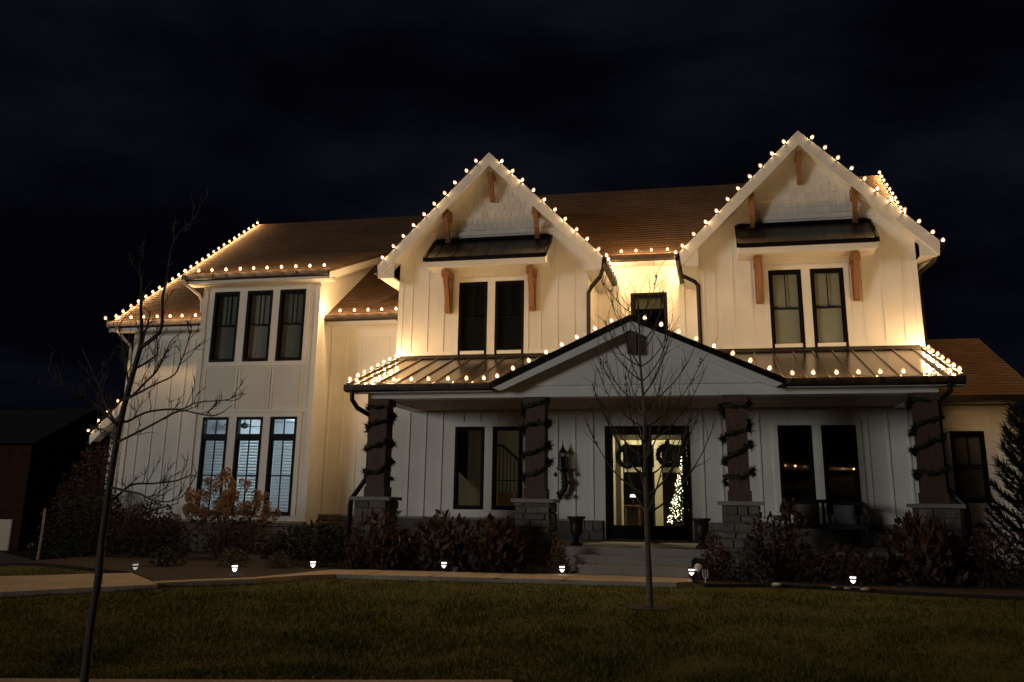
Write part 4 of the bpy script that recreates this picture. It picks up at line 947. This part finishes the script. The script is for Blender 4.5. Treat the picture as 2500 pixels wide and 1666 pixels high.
# young tree in front of the porch
base = Vector((0.572, -7.543, 0.15))
t = thing('young_tree', 'young leafless tree with upswept twigs and seed clusters standing before the front doors', 'tree', base)
tr = [(0, 0, -0.1), (-0.008, 0, 0.5), (-0.018, 0, 1.08), (-0.020, 0.01, 1.8), (-0.02, 0, 2.48), (-0.032, 0, 2.94), (-0.07, 0.0, 3.53), (-0.06, 0, 3.92), (-0.08, 0.02, 4.35)]
sp = smoothpath(tr, 3); k = len(sp)
obj('trunk', MB().tube(sp, [0.050 - 0.044 * (i / (k - 1)) ** 0.85 for i in range(k)], 8), BARK2, t, smooth=True)
random.seed(21)
for i in range(40):
    f = 0.28 + 0.66 * i / 39; z = 4.35 * f
    j = max(0, min(k - 2, int(f * (k - 1)))); p = min(sp, key=lambda q: abs(q.z - z))
    a = i * 2.4 + random.uniform(-0.4, 0.4); L_ = (1.45 * (1.0 - f) + 0.62) * random.uniform(0.8, 1.1)
    d = Vector((math.cos(a), math.sin(a), 0.35)).normalized(); q = [p]
    for s in range(7):
        d = (d + Vector((random.gauss(0, 0.06), random.gauss(0, 0.06), 0.20))).normalized(); q.append(q[-1] + d * L_ / 7)
    mb = MB(); tube_branch(mb, q, 0.0155 * (1.1 - f * 0.6), 0.0042, 5)
    twigs(mb, q, 0.0052, 6, 0.6, 1, 0.8, 0.25)
    lb = obj('limb', mb, BARK, t)
    if random.random() < 0.65:
        sd = MB()
        for s in range(random.randint(2, 5)):
            u = random.uniform(0.72, 1.0) * 7; ii = min(int(u), 6); c = q[ii].lerp(q[ii + 1], u - ii) + Vector((random.gauss(0, 0.015), random.gauss(0, 0.015), 0))
            needles(sd, c, 5, 0.035, 0.010)
        obj('seed_cluster', sd, TWIG, lb, kind='stuff')
random.seed(9)

def shrub(name, label, cat, c, rx, ry, h, n, L, w, m, up=0.4, stems=10, shape='mound', group='shrubs in the bed before the porch', stemm=TWIG, basez=None, dens=1.35):
    z0 = terrain(c[0], c[1]) + 0.03 if basez is None else basez
    t = thing(name, label, cat, (c[0], c[1], z0), group)
    sm = MB()
    for i in range(stems):
        a = random.uniform(0, 6.283); r = random.uniform(0.2, 0.85)
        q = [(0.25 * rx * r * math.cos(a), 0.25 * ry * r * math.sin(a), -0.03), (0.55 * rx * r * math.cos(a), 0.55 * ry * r * math.sin(a), h * 0.4), (rx * r * math.cos(a), ry * r * math.sin(a), h * (0.98 - 0.35 * r * r))]
        tube_branch(sm, smoothpath(q, 3), 0.010, 0.003, 4)
    obj('stems', sm, stemm, t)
    lf = MB()
    for i in range(int(n * dens)):
        while True:
            u = Vector((random.uniform(-1, 1), random.uniform(-1, 1), random.uniform(0, 1)))
            if shape == 'cone':
                if math.hypot(u.x, u.y) <= (1 - u.z) ** 0.8: break
            elif u.length <= 1 + 0.18 * mnoise.noise(Vector((u.x * 2.5 + c[0] * 3, u.y * 2.5 + c[1], u.z * 2.5))) and u.length > 0.35: break
        p = Vector((u.x * rx, u.y * ry, u.z * h))
        d = Vector((random.gauss(0, 1) + u.x * 0.8, random.gauss(0, 1) + u.y * 0.8, random.gauss(0, 1) * (1 - up) + up * 2.2)).normalized()
        s = d.cross(Vector((random.gauss(0, 1), random.gauss(0, 1), random.gauss(0, 1)))).normalized()
        l_ = L * random.uniform(0.6, 1.25); w_ = w * random.uniform(0.7, 1.2)
        b2 = d * l_ * 0.5 + Vector((0, 0, -0.04 * l_))
        lf.add([p, p + b2 + s * w_, p + d * l_ + Vector((0, 0, -0.12 * l_)), p + b2 - s * w_], [(0, 1, 2, 3)])
    obj('foliage', lf, m, t, kind='stuff')
    return t
# beds in front of the porch, left to right
shrub('perennial', 'rust coloured leafy clump right below the first stone pedestal', 'plant', (-4.75, -3.75), 0.62, 0.40, 1.02, 420, 0.20, 0.040, L_RUST, 0.7)
shrub('perennial', 'tall tan and rust leafy clump under the left pair of porch windows', 'plant', (-3.55, -3.55), 0.72, 0.42, 1.0, 520, 0.22, 0.045, L_TAN, 0.75)
shrub('perennial', 'rust leafy clump standing against the second stone pedestal', 'plant', (-2.55, -3.60), 0.55, 0.40, 0.98, 380, 0.21, 0.045, L_RUST, 0.75)
shrub('perennial', 'low dark rusty clump between the first pedestal and the corner', 'plant', (-6.05, -3.3), 0.75, 0.5, 0.80, 420, 0.14, 0.03, L_DARK, 0.5)
shrub('dwarf_conifer', 'rusty cone shaped conifer at the left side of the front steps', 'conifer', (-1.32, -3.75), 0.24, 0.24, 0.78, 700, 0.09, 0.010, L_CONE, 0.6, 4, 'cone')
shrub('dwarf_conifer', 'larger rusty cone shaped conifer at the right side of the front steps', 'conifer', (1.40, -3.85), 0.36, 0.30, 0.88, 900, 0.10, 0.011, L_CONE, 0.6, 4, 'cone')
shrub('bush', 'grey green low bush beside the white fork stake', 'bush', (1.95, -4.05), 0.42, 0.34, 0.50, 420, 0.08, 0.022, L_GREY, 0.3)
shrub('perennial', 'burgundy leafy plant in front of the third pedestal', 'plant', (2.25, -3.55), 0.40, 0.34, 1.12, 300, 0.13, 0.030, L_RED, 0.5)
shrub('perennial', 'upright small leaved plant left of the porch settee', 'plant', (2.72, -3.45), 0.34, 0.30, 1.38, 240, 0.11, 0.032, L_RUST, 0.75)
shrub('bush', 'wide dark bush in front of the porch settee', 'bush', (3.55, -3.75), 0.85, 0.45, 0.62, 560, 0.12, 0.03, L_RED, 0.4)
shrub('perennial', 'rust leafy clump at the fourth stone pedestal', 'plant', (4.75, -3.6), 0.62, 0.42, 1.12, 460, 0.22, 0.045, L_RUST, 0.75)
shrub('bush', 'dark rounded bush below the right wing window', 'bush', (5.95, -3.4), 0.7, 0.5, 0.95, 520, 0.13, 0.03, L_RED, 0.5)
shrub('bush', 'olive green mound beside the third path light', 'bush', (-6.45, -4.2), 0.26, 0.24, 0.33, 320, 0.06, 0.016, L_OLIVE, 0.3)
shrub('bush', 'olive green mound between the second and third path lights', 'bush', (-7.35, -4.3), 0.30, 0.26, 0.36, 360, 0.06, 0.016, L_OLIVE, 0.3)
shrub('bush', 'dark green mound at the foot of the hydrangea', 'bush', (-8.55, -4.6), 0.34, 0.3, 0.36, 340, 0.07, 0.018, L_DARK, 0.3)
shrub('bush', 'broad dark shrub below the lit windows beside the hydrangea', 'bush', (-7.1, -1.6), 1.0, 0.6, 0.75, 640, 0.12, 0.028, L_DARK, 0.4, dens=2.6)
shrub('bush', 'dusty burgundy shrub left of the hydrangea', 'bush', (-10.9, -1.9), 1.0, 0.7, 1.15, 800, 0.11, 0.026, L_RED, 0.4, 24, dens=2.6)
shrub('bush', 'dark shrub below the bare tree at the corner of the left wing', 'bush', (-12.9, -1.0), 1.1, 0.8, 1.35, 800, 0.12, 0.028, L_DARK, 0.4, 24, dens=2.6)
shrub('tall_shrub', 'tall dark reddish shrub standing left of the house under the side wing roof', 'shrub', (-15.0, 2.2), 1.3, 1.0, 3.3, 1200, 0.14, 0.03, L_RED, 0.5, 60, group='tall dark shrubs left of the house', dens=2.6)
shrub('tall_shrub', 'dark green shrub by the neighbouring driveway', 'shrub', (-16.35, 2.9), 1.0, 0.9, 2.4, 800, 0.14, 0.03, L_DARK, 0.5, 50, group='tall dark shrubs left of the house', dens=2.6)
shrub('tall_shrub', 'low dark hedge-like shrub between driveway and tall reddish shrub', 'shrub', (-13.7, 0.3), 0.8, 0.7, 1.6, 700, 0.14, 0.03, L_DARK, 0.5, 40, group='tall dark shrubs left of the house', dens=2.6)
# conifer at the right edge
t = thing('evergreen_tree', 'big dark feathery evergreen at the right edge of the photo', 'tree', (6.85, -3.0, terrain(6.85, -3.0)))
obj('trunk', MB().tube([(0, 0, -0.1), (0.02, 0, 1.4), (0, 0.02, 2.9)], [0.08, 0.05, 0.01], 7), BARK, t)
for i in range(80):
    z = 0.12 + 2.7 * i / 80; a = i * 2.4; L_ = 1.15 * (1 - z / 3.2) + 0.2
    d = Vector((math.cos(a), math.sin(a), 0.55)).normalized(); q = [Vector((0, 0, z))]
    for s in range(5):
        d = (d + Vector((random.gauss(0, 0.05), random.gauss(0, 0.05), 0.10))).normalized(); q.append(q[-1] + d * L_ / 5)
    mb = MB(); tube_branch(mb, q, 0.014, 0.004, 4)
    for s in range(120):
        u = random.uniform(0.15, 1.0) * 5; ii = min(int(u), 4); p = q[ii].lerp(q[ii + 1], u - ii)
        dd = ((q[ii + 1] - q[ii]).normalized() + Vector((random.gauss(0, 0.5), random.gauss(0, 0.5), random.gauss(0.15, 0.4)))).normalized() * random.uniform(0.12, 0.24)
        sd = dd.orthogonal().normalized() * 0.017; mb.add([p - sd, p + sd, p + dd], [(0, 1, 2)])
    obj('branch', mb, L_FIR, t)
# hydrangea with dried flower heads
t = thing('hydrangea', 'large hydrangea with brown dried flower heads below the lit windows', 'shrub', (-8.75, -2.2, 0.33))
HEADS = []
for v_ in range(4):
    hb = MB()
    for i in range(70):
        d = Vector((random.gauss(0, 1), random.gauss(0, 1), random.gauss(0, 1))).normalized(); p = Vector((d.x * 0.115, d.y * 0.115, d.z * 0.15 * (1.1 - 0.3 * d.z))) * random.uniform(0.75, 1.05)
        s = d.orthogonal().normalized(); s.rotate(Matrix.Rotation(random.uniform(0, 6), 3, d)); u = d.cross(s); r_ = 0.030
        hb.add([p + s * r_, p + u * r_ + d * 0.008, p - s * r_, p - u * r_ + d * 0.008], [(0, 1, 2, 3)])
    HEADS.append(hb.mesh('flower_head', L_HYD))
for i in range(58):
    a = random.uniform(0, 6.283); r = random.random() ** 0.6; x, y = 1.15 * r * math.cos(a), 0.62 * r * math.sin(a)
    z = random.uniform(0.70, 1.0) + random.random() * (0.95 - 0.75 * r ** 2) + (0.10 if abs(x) < 0.25 else 0)
    tilt = Vector((x * 0.7, y * 0.7, 1)).to_track_quat('Z', 'Y').to_euler(); s = random.uniform(0.6, 1.02)
    q = smoothpath([(x * 0.12, y * 0.12, -0.05), (x * 0.5, y * 0.5, z * 0.5), (x, y, z)], 3); mb = MB(); tube_branch(mb, q, 0.009, 0.004, 4)
    so = obj('stem', mb, TWIG, t)
    fh = link('flower_head', HEADS[i % 4], t, (x, y, z + 0.06), tilt, (s, s, s)); fh['kind'] = 'stuff'
lf = MB()
for i in range(420):
    a = random.uniform(0, 6.283); r = math.sqrt(random.random()); p = Vector((1.05 * r * math.cos(a), 0.6 * r * math.sin(a), random.uniform(0.2, 1.25 - 0.4 * r)))
    d = Vector((random.gauss(0, 1), random.gauss(0, 1), random.gauss(-0.4, 0.6))).normalized() * 0.12; s = d.cross(Vector((random.gauss(0, 1), random.gauss(0, 1), 1))).normalized() * 0.035
    lf.add([p, p + d * 0.5 + s, p + d, p + d * 0.5 - s], [(0, 1, 2, 3)])
obj('leaves', lf, L_RUST, t, kind='stuff')

# ================================================================== GARDEN LIGHTS AND SMALL THINGS
PDIM = emit('dim_path_light_lens', (1.0, 0.90, 0.84), 0.45)
def pathlight(x, y, lab, lit=True, h=0.22, dim=False):
    z = terrain(x, y) + 0.05
    t = thing('path_light', lab, 'path light', (x, y, z), 'small path lights in the garden bed')
    obj('stake', MB().tube([(0, 0, -0.08), (0, 0, h)], 0.009, 6), IRON, t)
    obj('cap', MB().lathe([(0.006, h + 0.115), (0.055, h + 0.096), (0.068, h + 0.080), (0.066, h + 0.076)], n=12), IRON, t)
    m_ = (PDIM if dim else PLENS) if lit else IRON
    t.scale = (0.88, 0.88, 0.88)
    obj('lens', MB().lathe([(0.050, h + 0.076), (0.052, h + 0.051)], n=12), m_, t); obj('collar', MB().lathe([(0.060, h + 0.051), (0.060, h + 0.020)], n=12), IRON, t)
    obj('reflector', MB().lathe([(0.048, h + 0.020), (0.038, h - 0.004), (0.010, h - 0.034)], n=12), m_, t)
pathlight(-8.15, -6.15, 'dim path light behind the bare tree trunk near the driveway corner', h=0.08, dim=True)
pathlight(-6.42, -5.95, 'path light on the mulch in front of the hydrangea', h=0.09)
pathlight(-5.62, -4.62, 'path light at the bend of the front walk', h=0.10)
pathlight(-3.35, -4.06, 'path light below the tan plants left of the steps', h=0.12)
pathlight(-1.20, -4.09, 'path light in front of the rusty cone left of the steps', h=0.11)
pathlight(1.02, -4.30, 'path light beside the white ball right of the steps', h=0.14)
pathlight(3.53, -4.60, 'path light on the lawn edge at the right with pale stones below', h=0.11)
pathlight(-11.6, -4.5, 'unlit black path light beside the driveway at the far left', False, 0.30)
o = obj('garden_ball', MB().lathe([(0.01, 0), (0.05, 0.012), (0.072, 0.06), (0.05, 0.11), (0.015, 0.13)], n=14), mat('white_glaze', (0.75, 0.74, 0.72), 0.15), None, (1.13, -4.27, 0.52), smooth=True); tag(o, 'small glossy white garden ball on a stake beside the path light', 'ornament')
obj('stake', MB().tube([(0, 0, -0.18), (0, 0, 0.01)], 0.008, 5), IRON, o)
t = thing('fork_stake', 'small white fork shaped garden stake right of the steps', 'garden stake', (1.24, -4.62, 0.34))
fm = mat('white_paint', (0.62, 0.60, 0.56), 0.5)
obj('stake', MB().tube([(0, 0, -0.03), (0.01, 0, 0.10)], 0.010, 5), fm, t)
for dx in (-0.035, 0.0, 0.035): obj('tine', MB().tube([(0.01, 0, 0.09), (0.01 + dx, 0, 0.12), (0.012 + dx * 1.1, 0, 0.24)], 0.008, 5), fm, t)
def rock(x, y, s, lab, m):
    mb = MB(); n_ = 7
    mb.lathe([(0.3, -0.2), (0.9, 0.0), (1.0, 0.25), (0.7, 0.5), (0.2, 0.6)], n=n_); mb.v = [tuple(c * (1 + 0.16 * mnoise.noise(Vector(v) * 1.9 + Vector((x, y, 0)))) for c in v) for v in mb.v]
    o = obj('edging_stone', mb, m, None, (x, y, terrain(x, y) + 0.05), (0, 0, random.uniform(0, 3)), True); o.scale = (s, s * 0.7, s * 0.6); tag(o, lab, 'stone', 'pale edging stones')
PALE = mat('pale_stone', (0.45, 0.40, 0.33), 0.85, vary=0.15, vscale=30)
rock(2.36, -4.62, 0.12, 'pale flat stone alone on the lawn edge between the fork stake and right path light', PALE)
rock(3.66, -4.95, 0.09, 'pale stone directly under the right path light', PALE)
rock(3.22, -4.78, 0.05, 'small pale stone left of the right path light', PALE)
rock(3.40, -4.85, 0.055, 'small pale stone just left of the stone under the right path light', PALE)
o = obj('garden_stake', MB().tube([(0, 0, -0.1), (0.03, 0, 0.6), (0.02, 0, 1.15)], 0.024, 6), mat('pale_wood', (0.36, 0.32, 0.27), 0.8, vary=0.2, vscale=10), None, (-13.1, -2.4, terrain(-13.1, -2.4))); tag(o, 'thin pale upright stake among the dark shrubs at the left', 'stake')

# ================================================================== NEIGHBOUR HOUSE
NB = thing('neighbour_house', 'dark neighbouring house with a pale garage door at the far left', 'house', (-46, 30, -1.75))
DK = mat('dark_brown_siding', (0.048, 0.020, 0.013), 0.9, vary=0.2, vscale=2, spec=0.05)
obj('wall', MB().box(-14, 5.3, 0, 10, 0, 6.6), DK, NB); obj('roof', MB().prism([(-0.6, 6.5), (5, 9.2), (10.6, 6.5)], 'x', -14.5, 5.8), mat('dark_shingle', (0.012, 0.010, 0.009), 0.9), NB)
gd = obj('garage_door', MB().box(0.2, 4.7, -0.06, 0.0, 0.02, 1.9), mat('pale_garage_door', (0.62, 0.50, 0.38), 0.6), NB)
for k in range(4): obj('door_panel', MB().box(0.25, 4.65, -0.09, -0.06, 0.05 + k * 0.46, 0.48 + k * 0.46), mat('pale_garage_panel', (0.62, 0.50, 0.38), 0.6) if k == 0 else bpy.data.materials['pale_garage_panel'], gd)
obj('window', MB().box(-6, -4.6, -0.05, 0, 3.6, 5.0), BLACK, NB)
NB2 = thing('shed', 'small pale outbuilding glimpsed between dark shrubs left of the house', 'shed', (-24.5, 15.5, -1.6))
obj('wall', MB().box(-0.9, 1.2, 0, 1.6, 0, 3.3), mat('pale_shed', (0.30, 0.25, 0.18), 0.8), NB2); obj('roof', MB().prism([(-0.3, 3.3), (0.8, 4.0), (1.9, 3.3)], 'x', -1.1, 1.4), DK, NB2)
OP = thing('opposite_house', 'dark house across the street mirrored in the porch windows', 'house', (8, -46, 0))
obj('wall', MB().box(-7, 8, -8, 0, -0.3, 4.0), mat('grey_siding', (0.08, 0.08, 0.08), 0.8), OP); obj('roof', MB().prism([(-8.6, 3.95), (-4, 6.6), (0.6, 3.95)], 'x', -7.5, 8.5), bpy.data.materials['dark_shingle'], OP)
obj('window', MB().box(-3, -1.4, 0, 0.05, 1.0, 2.6), BLACK, OP); obj('door', MB().box(0.4, 1.4, 0, 0.06, 0.1, 2.3), BLACK, OP)
string('string of bulbs on the eave across the street mirrored as dots in the porch windows', [(5.2, -45.2, 4.25), (11.2, -45.2, 3.95)], start=0.05, step=0.62)
print('bulbs', nbulbs, 'objects', len(bpy.data.objects))
